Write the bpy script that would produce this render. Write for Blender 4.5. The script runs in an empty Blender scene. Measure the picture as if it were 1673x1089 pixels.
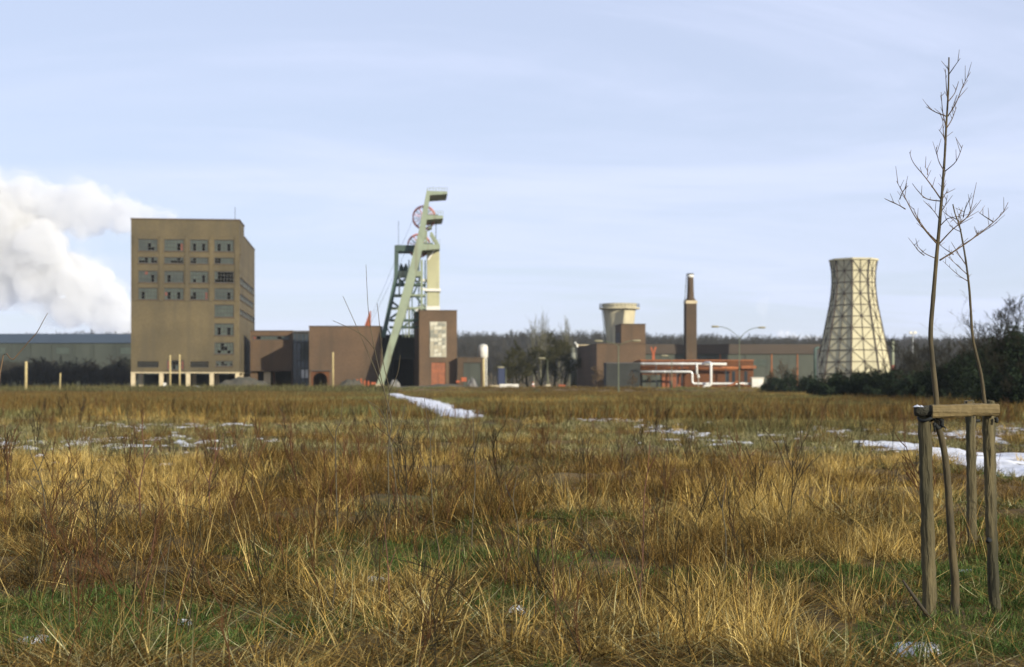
import bpy, bmesh, math, random
import numpy as np
from mathutils import Vector, Matrix

SC = bpy.context.scene
COL = SC.collection
R = math.radians

# ------------------------------------------------------------------ camera
F = 1673 * 50.0 / 36.0          # focal length in photo pixels
EYE, HOR, CXP = 1.75, 628.0, 836.5
cam_d = bpy.data.cameras.new('camera')
cam = bpy.data.objects.new('camera', cam_d); COL.objects.link(cam)
cam.location = (0, 0, EYE); cam.rotation_euler = (R(90), 0, 0)
cam_d.sensor_width = 36; cam_d.lens = 50
cam_d.shift_y = (HOR - 544.5) / 1673
cam_d.clip_end = 20000; cam_d.clip_start = 0.1
cam_d.dof.use_dof = True; cam_d.dof.focus_distance = 11.5; cam_d.dof.aperture_fstop = 2.6
SC.camera = cam

# ------------------------------------------------------------------ world and sun
SUN_EL, SUN_AZ = 20.0, 137.0     # azimuth measured from +Y (view direction) clockwise
w = bpy.data.worlds.new('World'); SC.world = w; w.use_nodes = True
nt = w.node_tree; nt.nodes.clear()
def N(t, **k):
    n = nt.nodes.new(t)
    for a, b in k.items(): setattr(n, a, b)
    return n
out = N('ShaderNodeOutputWorld'); bg = N('ShaderNodeBackground')
sky = N('ShaderNodeTexSky'); sky.sky_type = 'NISHITA'; sky.sun_disc = False
sky.sun_elevation = R(SUN_EL); sky.sun_rotation = R(SUN_AZ)
sky.altitude = 60; sky.air_density = 1.0; sky.dust_density = 0.8; sky.ozone_density = 2.2
tc = N('ShaderNodeTexCoord'); sep = N('ShaderNodeSeparateXYZ')
nt.links.new(tc.outputs['Generated'], sep.inputs[0])
ad = N('ShaderNodeMath', operation='ADD'); ad.inputs[1].default_value = 0.16
ab = N('ShaderNodeMath', operation='ABSOLUTE'); nt.links.new(sep.outputs[2], ab.inputs[0]); nt.links.new(ab.outputs[0], ad.inputs[0])
dx = N('ShaderNodeMath', operation='DIVIDE'); dy = N('ShaderNodeMath', operation='DIVIDE')
nt.links.new(sep.outputs[0], dx.inputs[0]); nt.links.new(ad.outputs[0], dx.inputs[1])
nt.links.new(sep.outputs[1], dy.inputs[0]); nt.links.new(ad.outputs[0], dy.inputs[1])
cmb = N('ShaderNodeCombineXYZ'); nt.links.new(dx.outputs[0], cmb.inputs[0]); nt.links.new(dy.outputs[0], cmb.inputs[1])
mp = N('ShaderNodeMapping'); mp.inputs['Rotation'].default_value = (0, 0, R(-24)); mp.inputs['Scale'].default_value = (0.55, 1.25, 1)
mp.inputs['Location'].default_value = (1.3, 0.4, 0)
nt.links.new(cmb.outputs[0], mp.inputs[0])
n1 = N('ShaderNodeTexNoise'); n1.inputs['Scale'].default_value = 1.1; n1.inputs['Detail'].default_value = 7; n1.inputs['Roughness'].default_value = 0.58; n1.inputs['Distortion'].default_value = 0.9
nt.links.new(mp.outputs[0], n1.inputs['Vector'])
rmp = N('ShaderNodeMapRange'); rmp.interpolation_type = 'SMOOTHSTEP'
rmp.inputs[1].default_value = 0.36; rmp.inputs[2].default_value = 0.72; rmp.inputs[3].default_value = 0.62; rmp.inputs[4].default_value = 0.90
nt.links.new(n1.outputs[0], rmp.inputs[0])
mixc = N('ShaderNodeMix', data_type='RGBA')
nt.links.new(rmp.outputs[0], mixc.inputs[0]); nt.links.new(sky.outputs[0], mixc.inputs[6])
mixc.inputs[7].default_value = (7.0, 7.65, 9.9, 1)      # thin high cloud veil, in the sky's own units
nt.links.new(mixc.outputs[2], bg.inputs[0]); bg.inputs[1].default_value = 0.085
nt.links.new(bg.outputs[0], out.inputs[0])

sl = bpy.data.lights.new('sun', 'SUN'); sl.energy = 5.0; sl.angle = R(0.53); sl.color = (1.0, 0.91, 0.73)
sun = bpy.data.objects.new('sun', sl); COL.objects.link(sun)
sdir = Vector((math.sin(R(SUN_AZ)) * math.cos(R(SUN_EL)), math.cos(R(SUN_AZ)) * math.cos(R(SUN_EL)), math.sin(R(SUN_EL))))
sun.rotation_euler = sdir.to_track_quat('Z', 'Y').to_euler(); sun.location = sdir * 60

vs = SC.view_settings
vs.view_transform = 'Standard'; vs.look = 'None'; vs.exposure = 0.43; vs.gamma = 1.0; vs.use_curve_mapping = False
SC.cycles.volume_bounces = 12; SC.cycles.max_bounces = 10; SC.cycles.diffuse_bounces = 4; SC.cycles.use_denoising = True
SC.cycles.transparent_max_bounces = 12

# ------------------------------------------------------------------ helpers
def wx(px, Y): return (px - CXP) / F * Y
def wz(py, Y): return EYE + (HOR - py) / F * Y
def P(px, py, Y): return Vector((wx(px, Y), Y, wz(py, Y)))
GB = 1.0                         # level of the pit yard
rnd = random.Random(7)

def hash2(ix, iy, seed):
    h = (ix.astype(np.int64) * 374761393 + iy.astype(np.int64) * 668265263 + seed * 982451653) & 0x7fffffff
    h = ((h ^ (h >> 13)) * 1274126177) & 0x7fffffff
    h = (h ^ (h >> 16)) & 0xffffff
    return h / float(0xffffff)
def vnoise(x, y, s, seed=0):
    x = np.asarray(x, float) / s; y = np.asarray(y, float) / s
    ix = np.floor(x); iy = np.floor(y); fx = x - ix; fy = y - iy
    fx = fx * fx * (3 - 2 * fx); fy = fy * fy * (3 - 2 * fy)
    a = hash2(ix, iy, seed); b = hash2(ix + 1, iy, seed); c = hash2(ix, iy + 1, seed); d = hash2(ix + 1, iy + 1, seed)
    return (a * (1 - fx) + b * fx) * (1 - fy) + (c * (1 - fx) + d * fx) * fy
def fbm(x, y, s, seed=0, o=4):
    t = 0; a = 0.5; n = 0
    for k in range(o):
        t = t + a * vnoise(x, y, s / 2 ** k, seed + k * 17); n += a; a *= 0.5
    return t / n
def sstep(a, b, x):
    t = np.clip((np.asarray(x, float) - a) / (b - a), 0, 1); return t * t * (3 - 2 * t)
def H(x, y):
    x = np.asarray(x, float); y = np.asarray(y, float)
    h = (fbm(x, y, 1.9, 3, 3) - 0.5) * 0.46 * sstep(60, 20, y) + (fbm(x, y, 22, 9, 3) - 0.5) * 0.5 * sstep(14, 40, y) * sstep(300, 200, y)
    st = np.exp(-(((x - 3.4) / 1.2) ** 2 + ((y - 10.8) / 1.6) ** 2)); h = h * (1 - st)
    edge = 268 + 6 * (fbm(x, y * 0, 40, 5, 3) - 0.5)
    return h + GB * sstep(edge - 9, edge + 3, y) + 24 * sstep(620, 1150, y) * (0.75 + 0.5 * fbm(x, y, 260, 21, 3))
def H1(x, y): return float(H(np.array([x]), np.array([y]))[0])

# ---- materials
MATS = {}
def mat(name, col, rough=0.85, col2=None, scale=1.0, detail=4, bump=0.0, bscale=8.0, metallic=0.0, spec=0.3, stretch=None, lo=0.35, hi=0.65, brick=None, stain=None):
    if name in MATS: return MATS[name]
    m = bpy.data.materials.new(name); m.use_nodes = True; t = m.node_tree
    b = t.nodes['Principled BSDF']; b.inputs['Roughness'].default_value = rough; b.inputs['Metallic'].default_value = metallic
    b.inputs['Specular IOR Level'].default_value = spec
    b.inputs['Base Color'].default_value = (*col, 1)
    c = t.nodes.new('ShaderNodeTexCoord'); mpn = t.nodes.new('ShaderNodeMapping'); t.links.new(c.outputs['Object'], mpn.inputs[0])
    if stretch: mpn.inputs['Scale'].default_value = stretch
    cur = None
    if col2:
        n = t.nodes.new('ShaderNodeTexNoise'); n.inputs['Scale'].default_value = scale; n.inputs['Detail'].default_value = detail
        t.links.new(mpn.outputs[0], n.inputs['Vector'])
        r = t.nodes.new('ShaderNodeMapRange'); r.inputs[1].default_value = lo; r.inputs[2].default_value = hi; t.links.new(n.outputs[0], r.inputs[0])
        mx = t.nodes.new('ShaderNodeMix'); mx.data_type = 'RGBA'; mx.inputs[6].default_value = (*col, 1); mx.inputs[7].default_value = (*col2, 1)
        t.links.new(r.outputs[0], mx.inputs[0]); cur = mx.outputs[2]
    if brick:
        br = t.nodes.new('ShaderNodeTexBrick'); br.inputs['Scale'].default_value = brick
        br.inputs['Color1'].default_value = (1, 1, 1, 1); br.inputs['Color2'].default_value = (0.72, 0.7, 0.68, 1); br.inputs['Mortar'].default_value = (0.85, 0.85, 0.82, 1)
        mp2 = t.nodes.new('ShaderNodeMapping'); mp2.inputs['Rotation'].default_value = (R(90), 0, 0); t.links.new(c.outputs['Object'], mp2.inputs[0])
        t.links.new(mp2.outputs[0], br.inputs['Vector'])
        mm = t.nodes.new('ShaderNodeMix'); mm.data_type = 'RGBA'; mm.blend_type = 'MULTIPLY'; mm.inputs[0].default_value = 1
        if cur: t.links.new(cur, mm.inputs[6])
        else: mm.inputs[6].default_value = (*col, 1)
        t.links.new(br.outputs[0], mm.inputs[7]); cur = mm.outputs[2]
    if stain:                      # vertical run-off streaks
        mp3 = t.nodes.new('ShaderNodeMapping'); mp3.inputs['Scale'].default_value = (1, 1, 0.09); t.links.new(c.outputs['Object'], mp3.inputs[0])
        n3 = t.nodes.new('ShaderNodeTexNoise'); n3.inputs['Scale'].default_value = 0.7; n3.inputs['Detail'].default_value = 6; t.links.new(mp3.outputs[0], n3.inputs['Vector'])
        r3 = t.nodes.new('ShaderNodeMapRange'); r3.inputs[1].default_value = 0.5; r3.inputs[2].default_value = 0.72; r3.inputs[4].default_value = 0.85; t.links.new(n3.outputs[0], r3.inputs[0])
        m3 = t.nodes.new('ShaderNodeMix'); m3.data_type = 'RGBA'; m3.inputs[7].default_value = (*stain, 1); t.links.new(r3.outputs[0], m3.inputs[0])
        if cur: t.links.new(cur, m3.inputs[6])
        else: m3.inputs[6].default_value = (*col, 1)
        cur = m3.outputs[2]
    if cur: t.links.new(cur, b.inputs['Base Color'])
    if bump:
        n2 = t.nodes.new('ShaderNodeTexNoise'); n2.inputs['Scale'].default_value = bscale; n2.inputs['Detail'].default_value = 5
        t.links.new(mpn.outputs[0], n2.inputs['Vector'])
        bp = t.nodes.new('ShaderNodeBump'); bp.inputs['Strength'].default_value = bump; bp.inputs['Distance'].default_value = 0.05
        t.links.new(n2.outputs[0], bp.inputs['Height']); t.links.new(bp.outputs[0], b.inputs['Normal'])
    MATS[name] = m; return m

def plant_mat(name, trans=0.25, rough=0.8, var=0.35):
    """colour comes from the mesh's 'col' attribute, varied a little from plant to plant"""
    m = bpy.data.materials.new(name); m.use_nodes = True; t = m.node_tree; t.nodes.clear()
    o = t.nodes.new('ShaderNodeOutputMaterial'); a = t.nodes.new('ShaderNodeAttribute'); a.attribute_name = 'col'
    oi = t.nodes.new('ShaderNodeObjectInfo'); hs = t.nodes.new('ShaderNodeHueSaturation')
    r = t.nodes.new('ShaderNodeMapRange'); r.inputs[3].default_value = 1 - var; r.inputs[4].default_value = 1 + var
    t.links.new(oi.outputs['Random'], r.inputs[0]); t.links.new(r.outputs[0], hs.inputs['Value']); t.links.new(a.outputs['Color'], hs.inputs['Color'])
    d = t.nodes.new('ShaderNodeBsdfDiffuse'); t.links.new(hs.outputs[0], d.inputs[0])
    tr = t.nodes.new('ShaderNodeBsdfTranslucent'); t.links.new(hs.outputs[0], tr.inputs[0])
    mx = t.nodes.new('ShaderNodeMixShader'); mx.inputs[0].default_value = trans
    t.links.new(d.outputs[0], mx.inputs[1]); t.links.new(tr.outputs[0], mx.inputs[2]); t.links.new(mx.outputs[0], o.inputs[0])
    MATS[name] = m; return m

# ---- object plumbing
def tag(o, label=None, cat=None, group=None, kind=None):
    if label: o['label'] = label
    if cat: o['category'] = cat
    if group: o['group'] = group
    if kind: o['kind'] = kind
    return o
def thing(name, label, cat, loc=(0, 0, 0), rz=0.0, group=None):
    o = bpy.data.objects.new(name, None); COL.objects.link(o); o.empty_display_size = 0.5
    o.location = loc; o.rotation_euler = (0, 0, rz)
    return tag(o, label, cat, group)
class MB:
    def __init__(s): s.v = []; s.f = []
    def quad(s, a, b, c, d):
        n = len(s.v); s.v += [tuple(a), tuple(b), tuple(c), tuple(d)]; s.f.append((n, n + 1, n + 2, n + 3)); return s
    def box(s, x0, x1, y0, y1, z0, z1):
        n = len(s.v)
        s.v += [(x, y, z) for z in (z0, z1) for (x, y) in ((x0, y0), (x1, y0), (x1, y1), (x0, y1))]
        s.f += [(n+3, n+2, n+1, n), (n+4, n+5, n+6, n+7), (n, n+1, n+5, n+4), (n+1, n+2, n+6, n+5), (n+2, n+3, n+7, n+6), (n+3, n, n+4, n+7)]
        return s
    def bar(s, a, b, w_, h_=None):
        """square bar from a to b"""
        a = Vector(a); b = Vector(b); h_ = h_ or w_
        d = (b - a).normalized(); up = Vector((0, 0, 1)) if abs(d.z) < 0.95 else Vector((0, 1, 0))
        u = d.cross(up).normalized() * w_ / 2; v = u.cross(d).normalized() * h_ / 2
        n = len(s.v)
        for p in (a, b): s.v += [tuple(p - u - v), tuple(p + u - v), tuple(p + u + v), tuple(p - u + v)]
        s.f += [(n, n+1, n+2, n+3), (n+7, n+6, n+5, n+4), (n+4, n+5, n+1, n), (n+5, n+6, n+2, n+1), (n+6, n+7, n+3, n+2), (n+7, n+4, n, n+3)]
        return s
    def tube(s, pts, rad, k=8, cap=True):
        pts = [Vector(p) for p in pts]
        if not hasattr(rad, '__len__'): rad = [rad] * len(pts)
        n0 = len(s.v); ref = None
        for i, p in enumerate(pts):
            d = (pts[min(i + 1, len(pts) - 1)] - pts[max(i - 1, 0)]).normalized()
            if ref is None: ref = Vector((0, 0, 1)) if abs(d.z) < 0.9 else Vector((1, 0, 0))
            u = (ref - d * ref.dot(d)).normalized(); ref = u; v = d.cross(u)
            for j in range(k):
                a = 2 * math.pi * j / k
                s.v.append(tuple(p + (u * math.cos(a) + v * math.sin(a)) * rad[i]))
        for i in range(len(pts) - 1):
            for j in range(k):
                a = n0 + i * k + j; b = n0 + i * k + (j + 1) % k
                s.f.append((a, b, b + k, a + k))
        if cap:
            s.f.append(tuple(n0 + j for j in range(k - 1, -1, -1))); s.f.append(tuple(n0 + (len(pts) - 1) * k + j for j in range(k)))
        return s
    def lathe(s, prof, k=24, rot=0.0, c=(0, 0), cap=True):
        n0 = len(s.v)
        for (r, z) in prof:
            for j in range(k):
                a = 2 * math.pi * j / k + rot
                s.v.append((c[0] + r * math.cos(a), c[1] + r * math.sin(a), z))
        for i in range(len(prof) - 1):
            for j in range(k):
                a = n0 + i * k + j; b = n0 + i * k + (j + 1) % k
                s.f.append((a, b, b + k, a + k))
        if cap:
            s.f.append(tuple(n0 + j for j in range(k - 1, -1, -1))); s.f.append(tuple(n0 + (len(prof) - 1) * k + j for j in range(k)))
        return s
    def prism(s, poly, y0, y1):
        """polygon in x,z extruded along y"""
        n = len(s.v); k = len(poly)
        s.v += [(x, y0, z) for x, z in poly] + [(x, y1, z) for x, z in poly]
        s.f.append(tuple(range(n, n + k))); s.f.append(tuple(range(n + 2 * k - 1, n + k - 1, -1)))
        for i in range(k):
            j = (i + 1) % k; s.f.append((n + i, n + k + i, n + k + j, n + j))
        return s
    def build(s, name, m, parent=None, smooth=False, off=None):
        me = bpy.data.meshes.new(name)
        v = s.v if off is None else [(a - off[0], b - off[1], c - off[2]) for a, b, c in s.v]
        me.from_pydata(v, [], s.f); me.update()
        if smooth: me.polygons.foreach_set('use_smooth', [True] * len(me.polygons))
        me.materials.append(m if not isinstance(m, str) else MATS[m])
        o = bpy.data.objects.new(name, me); COL.objects.link(o)
        if parent: o.parent = parent
        return o
def bevel(o, wd, seg=1):
    md = o.modifiers.new('bevel', 'BEVEL'); md.width = wd; md.segments = seg; md.limit_method = 'ANGLE'; return o
def npmesh(name, V, Fc, m, parent=None, col=None, kind_tri=True):
    me = bpy.data.meshes.new(name); me.vertices.add(len(V)); me.vertices.foreach_set('co', np.asarray(V, np.float32).ravel())
    Fc = np.asarray(Fc, np.int32); k = Fc.shape[1]
    me.loops.add(Fc.size); me.loops.foreach_set('vertex_index', Fc.ravel())
    me.polygons.add(len(Fc)); me.polygons.foreach_set('loop_start', np.arange(len(Fc), dtype=np.int32) * k)
    if col is not None:
        a = me.color_attributes.new('col', 'FLOAT_COLOR', 'POINT'); c4 = np.ones((len(V), 4), np.float32); c4[:, :3] = col; a.data.foreach_set('color', c4.ravel())
    me.update(calc_edges=True); me.materials.append(m)
    o = bpy.data.objects.new(name, me)
    COL.objects.link(o)
    if parent: o.parent = parent
    return o
def facade(mb, W, z0, z1, openings, xf, th=0.4, u0=0.0):
    """wall of thickness th with rectangular holes; xf maps (u, inward, z) to local coordinates"""
    us = sorted(set([u0, W] + [o[0] for o in openings] + [o[1] for o in openings])); zs = sorted(set([z0, z1] + [o[2] for o in openings] + [o[3] for o in openings]))
    def hole(u, z): return any(o[0] < u < o[1] and o[2] < z < o[3] for o in openings)
    for zi in range(len(zs) - 1):
        i = 0
        while i < len(us) - 1:
            zm = (zs[zi] + zs[zi + 1]) / 2
            if hole((us[i] + us[i + 1]) / 2, zm): i += 1; continue
            j = i
            while j + 1 < len(us) - 1 and not hole((us[j + 1] + us[j + 2]) / 2, zm): j += 1
            a, b = us[i], us[j + 1]
            n = len(mb.v)
            for z in (zs[zi], zs[zi + 1]):
                for (u, d) in ((a, 0), (b, 0), (b, th), (a, th)): mb.v.append(tuple(xf(u, d, z)))
            mb.f += [(n+3, n+2, n+1, n), (n+4, n+5, n+6, n+7), (n, n+1, n+5, n+4), (n+1, n+2, n+6, n+5), (n+2, n+3, n+7, n+6), (n+3, n, n+4, n+7)]
            i = j + 1
    return mb

mat('brick_olive', (0.136, 0.107, 0.056), 0.9, (0.074, 0.062, 0.037), 0.11, 7, brick=2.2, stain=(0.075, 0.062, 0.038), lo=0.3, hi=0.7)
mat('brick_brown', (0.136, 0.086, 0.050), 0.9, (0.084, 0.058, 0.037), 0.13, 7, brick=2.2, stain=(0.072, 0.050, 0.032), lo=0.3, hi=0.7)
mat('brick_dull', (0.095, 0.062, 0.037), 0.9, (0.07, 0.05, 0.032), 0.2, 6, brick=2.2, stain=(0.075, 0.06, 0.042))
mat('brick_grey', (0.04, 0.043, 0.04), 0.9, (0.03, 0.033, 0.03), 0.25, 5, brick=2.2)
mat('brick_orange', (0.145, 0.056, 0.021), 0.9, (0.085, 0.038, 0.018), 0.4, 5, brick=2.2, lo=0.3, hi=0.7)
mat('concrete_pale', (0.44, 0.384, 0.256), 0.85, (0.336, 0.296, 0.208), 0.8, 6)
mat('concrete_cup', (0.47, 0.425, 0.28), 0.85, (0.40, 0.36, 0.25), 0.35, 6, stain=(0.30, 0.27, 0.19))
mat('beam_pale', (0.496, 0.416, 0.264), 0.85, (0.4, 0.336, 0.224), 1.2, 4)
mat('glass_block', (0.062, 0.076, 0.056), 0.35, (0.038, 0.05, 0.04), 0.7, 6, spec=0.5, lo=0.3, hi=0.7)
mat('glass_block_dim', (0.034, 0.044, 0.036), 0.3, (0.055, 0.064, 0.05), 0.6, 6, spec=0.5)
mat('glass_dark', (0.02, 0.028, 0.032), 0.15, (0.03, 0.04, 0.045), 0.4, 3, spec=0.5)
mat('frame_dark', (0.05, 0.05, 0.045), 0.6)
mat('shutter_red', (0.17, 0.055, 0.035), 0.7, (0.12, 0.045, 0.03), 2)
mat('roof_felt', (0.06, 0.06, 0.06), 0.9, (0.09, 0.085, 0.08), 0.4)
mat('hf_green', (0.235, 0.275, 0.19), 0.55, (0.19, 0.225, 0.16), 0.5, 6, stain=(0.14, 0.125, 0.075), lo=0.3, hi=0.7)
mat('hf_dark', (0.055, 0.095, 0.075), 0.6, (0.04, 0.06, 0.05), 0.6)
mat('hf_cladding', (0.4046, 0.3974, 0.2456), 0.6, (0.3612, 0.354, 0.224), 0.5, 4, stain=(0.2601, 0.2529, 0.159))
mat('paint_white', (0.6375, 0.629, 0.578), 0.5, (0.51, 0.493, 0.442), 1.0)
mat('wheel_red', (0.52, 0.16, 0.12), 0.6, (0.4, 0.14, 0.1), 1.0)
mat('steel_dark', (0.045, 0.05, 0.05), 0.5, metallic=0.3)
mat('orange_paint', (0.34, 0.085, 0.03), 0.6, (0.25, 0.065, 0.026), 1.5, 5)
mat('orange_door', (0.25, 0.082, 0.034), 0.6, (0.17, 0.06, 0.028), 1.2, 5)
mat('orange_pipe', (0.30, 0.105, 0.033), 0.6, (0.18, 0.065, 0.025), 0.9, 5)
mat('white_pipe', (0.688, 0.688, 0.64), 0.25, (0.576, 0.576, 0.528), 0.5, 4, metallic=0.15)
mat('lamp_green', (0.105, 0.118, 0.066), 0.6, (0.08, 0.09, 0.055), 1.0)
mat('lamp_head', (0.22, 0.20, 0.12), 0.5)
mat('wood_pale', (0.42, 0.34, 0.16), 0.85, (0.3, 0.24, 0.12), 2, 5)
mat('sheet_green', (0.061, 0.0683, 0.0512), 0.6, (0.0488, 0.0561, 0.0439), 0.12, 4, stain=(0.039, 0.0439, 0.0341))
mat('sheet_brown', (0.063, 0.0473, 0.0341), 0.7, (0.0551, 0.042, 0.0315), 0.15, 4)
mat('hall_wall', (0.052, 0.06, 0.048), 0.7, (0.038, 0.045, 0.037), 0.1, 5, stain=(0.03, 0.036, 0.03))
mat('roof_blue', (0.048, 0.068, 0.10), 0.5, (0.042, 0.06, 0.09), 0.1, 3)
mat('ct_panel', (0.47, 0.43, 0.275), 0.8, (0.40, 0.37, 0.25), 0.3, 7, stain=(0.31, 0.285, 0.19), lo=0.3, hi=0.7)
mat('ct_frame', (0.045, 0.04, 0.034), 0.8, (0.06, 0.045, 0.034), 0.6)
mat('snow', (0.64, 0.66, 0.71), 0.6, (0.45, 0.46, 0.48), 2.0, 6, bump=0.6, bscale=7, lo=0.38, hi=0.68)
mat('rubble_grey', (0.20, 0.20, 0.18), 0.9, (0.12, 0.11, 0.10), 1.5, 5, bump=0.5)
mat('rubble_dark', (0.05, 0.05, 0.04), 0.95, (0.08, 0.07, 0.05), 0.8, 5, bump=0.6, bscale=2)
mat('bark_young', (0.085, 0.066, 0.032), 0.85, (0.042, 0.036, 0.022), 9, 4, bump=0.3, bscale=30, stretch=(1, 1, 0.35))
mat('bark_twig', (0.115, 0.075, 0.042), 0.85, (0.065, 0.046, 0.03), 7, 4, stretch=(1, 1, 0.35))  # paler, redder brown bark for branches and twigs
mat('bark_dark', (0.055, 0.045, 0.03), 0.9, (0.035, 0.03, 0.02), 3)
mat('stake_wood', (0.105, 0.086, 0.042), 0.9, (0.036, 0.034, 0.019), 6, 8, bump=1.0, bscale=24, stretch=(1, 1, 0.16), stain=(0.05, 0.052, 0.026))
mat('plank_wood', (0.25, 0.185, 0.08), 0.85, (0.13, 0.098, 0.045), 4, 6, bump=0.5, bscale=16, stretch=(0.15, 1.5, 2.5))
mat('rope_black', (0.012, 0.014, 0.014), 0.8)
mat('stalk_red', (0.13, 0.055, 0.03), 0.85, (0.08, 0.045, 0.03), 6)
mat('stalk_dark', (0.055, 0.045, 0.03), 0.85, (0.08, 0.07, 0.04), 6)
mat('blue_dark', (0.02, 0.03, 0.07), 0.6)
plant_mat('grass', 0.16, var=0.30)
plant_mat('twigs', 0.0, var=0.2)
plant_mat('leaves', 0.12, var=0.2)

# ------------------------------------------------------------------ ground
def ground_mesh():
    ys = [-40, -20, -8, 0, 4]
    y = 6.5
    while y < 330: ys.append(y); y *= 1.0145
    while y < 3000: ys.append(y); y *= 1.045
    ys = np.array(ys); t = np.linspace(-1, 1, 221)
    hw = np.maximum(ys * 0.62, 14)[:, None]
    tt = np.sign(t) * np.abs(t) ** 1.0
    X = hw * tt[None, :]; Y = np.repeat(ys[:, None], len(t), 1)
    Z = H(X, Y) ; Z[ys < 5] = 0
    V = np.stack([X, Y, Z], -1).reshape(-1, 3)
    nr, nc = X.shape; i = np.arange(nr - 1)[:, None] * nc + np.arange(nc - 1)[None, :]
    Fc = np.stack([i, i + 1, i + 1 + nc, i + nc], -1).reshape(-1, 4)
    m = bpy.data.materials.new('field_soil'); m.use_nodes = True; tn = m.node_tree; b = tn.nodes['Principled BSDF']; b.inputs['Roughness'].default_value = 0.95; b.inputs['Specular IOR Level'].default_value = 0.1
    tcn = tn.nodes.new('ShaderNodeTexCoord')
    def noise(s, d=5):
        n = tn.nodes.new('ShaderNodeTexNoise'); n.inputs['Scale'].default_value = s; n.inputs['Detail'].default_value = d; tn.links.new(tcn.outputs['Object'], n.inputs['Vector']); return n.outputs[0]
    def ramp(src, a, bb):
        r = tn.nodes.new('ShaderNodeMapRange'); r.inputs[1].default_value = a; r.inputs[2].default_value = bb; tn.links.new(src, r.inputs[0]); return r.outputs[0]
    def mixn(f, a, bb):
        x = tn.nodes.new('ShaderNodeMix'); x.data_type = 'RGBA'; tn.links.new(f, x.inputs[0])
        for k, s in ((6, a), (7, bb)):
            if isinstance(s, tuple): x.inputs[k].default_value = (*s, 1)
            else: tn.links.new(s, x.inputs[k])
        return x.outputs[2]
    c = mixn(ramp(noise(1.7, 8), .35, .65), (0.055, 0.042, 0.022), (0.15, 0.105, 0.045))
    c = mixn(ramp(noise(0.35, 6), .52, .66), c, (0.055, 0.07, 0.022))
    c = mixn(ramp(noise(0.05, 4), .45, .62), c, (0.14, 0.095, 0.045))
    tn.links.new(c, b.inputs['Base Color'])
    bp = tn.nodes.new('ShaderNodeBump'); bp.inputs['Strength'].default_value = 0.8; bp.inputs['Distance'].default_value = 0.12
    tn.links.new(noise(6, 7), bp.inputs['Height']); tn.links.new(bp.outputs[0], b.inputs['Normal'])
    o = npmesh('ground', V, Fc, m); o.data.polygons.foreach_set('use_smooth', [True] * len(o.data.polygons))
    tag(o, 'brown winter field of soil and thatch reaching to the pit yard', kind='structure')
ground_mesh()

# ---- snow lying on the open ground: real sheets with ragged edges
def poly_mask(poly, x, y):
    inside = np.zeros(x.shape, bool); n = len(poly)
    for i in range(n):
        x0, y0 = poly[i]; x1, y1 = poly[(i + 1) % n]
        c = ((y0 > y) != (y1 > y)) & (x < (x1 - x0) * (y - y0) / (y1 - y0 + 1e-9) + x0); inside ^= c
    return inside
def ground_pt(px, py):
    Y = EYE * F / (py - HOR); return (wx(px, Y), Y)
TRACK = [ground_pt(*p) for p in ((634, 644.6), (652, 645.4), (690, 652.5), (732, 662.5), (786, 680.5), (797, 684), (745, 685), (706, 674), (674, 660.5), (646, 649))]
PATCH = [ground_pt(*p) for p in ((1370, 724), (1500, 728), (1600, 737), (1700, 738), (1720, 775), (1640, 772), (1560, 764), (1480, 745))]
SPOTS = [(1250, 846, 0.26, 0.40), (1490, 1066, 0.17, 0.22), (612, 957, 0.09, 0.14), (55, 1062, 0.10, 0.12), (300, 1030, 0.10, 0.10), (1575, 925, 0.09, 0.14), (845, 1002, 0.09, 0.10)]
def snow_amount(x, y):
    """0..1: how much snow is left on the ground here"""
    a = np.zeros(x.shape)
    jx = (fbm(x, y, 3, 41, 3) - 0.5); jx = jx * np.minimum(1, y / 60) * 3
    a = np.maximum(a, poly_mask(TRACK, x + jx * 0.6, y + jx * 3) * 1.0)
    jy = (fbm(x, y, 2.2, 43, 3) - 0.5) * 3.2
    a = np.maximum(a, poly_mask(PATCH, x + jy * 0.6, y + jy) * (1.0 * (fbm(x, y, 0.9, 45, 3) + 0.25 * fbm(x, y, 3, 46, 2) > 0.53)))
    pxx = CXP + F * x / np.maximum(y, 1)
    z = sstep(27, 34, y) * sstep(68, 52, y) * (0.35 + 0.65 * sstep(560, 380, pxx)) * 0.52
    z = np.maximum(z, sstep(36, 42, y) * sstep(75, 58, y) * sstep(900, 1150, pxx) * 0.50)
    z = np.maximum(z, sstep(60, 66, y) * sstep(82, 74, y) * sstep(760, 820, pxx) * sstep(1120, 1000, pxx) * 0.62)
    spk = fbm(x * 0.9, y * 0.5, 0.42, 51, 3)
    a = np.maximum(a, z * 1.3 * (spk + 0.5 * fbm(x, y, 6, 53, 2) > 0.862))
    return a
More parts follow.
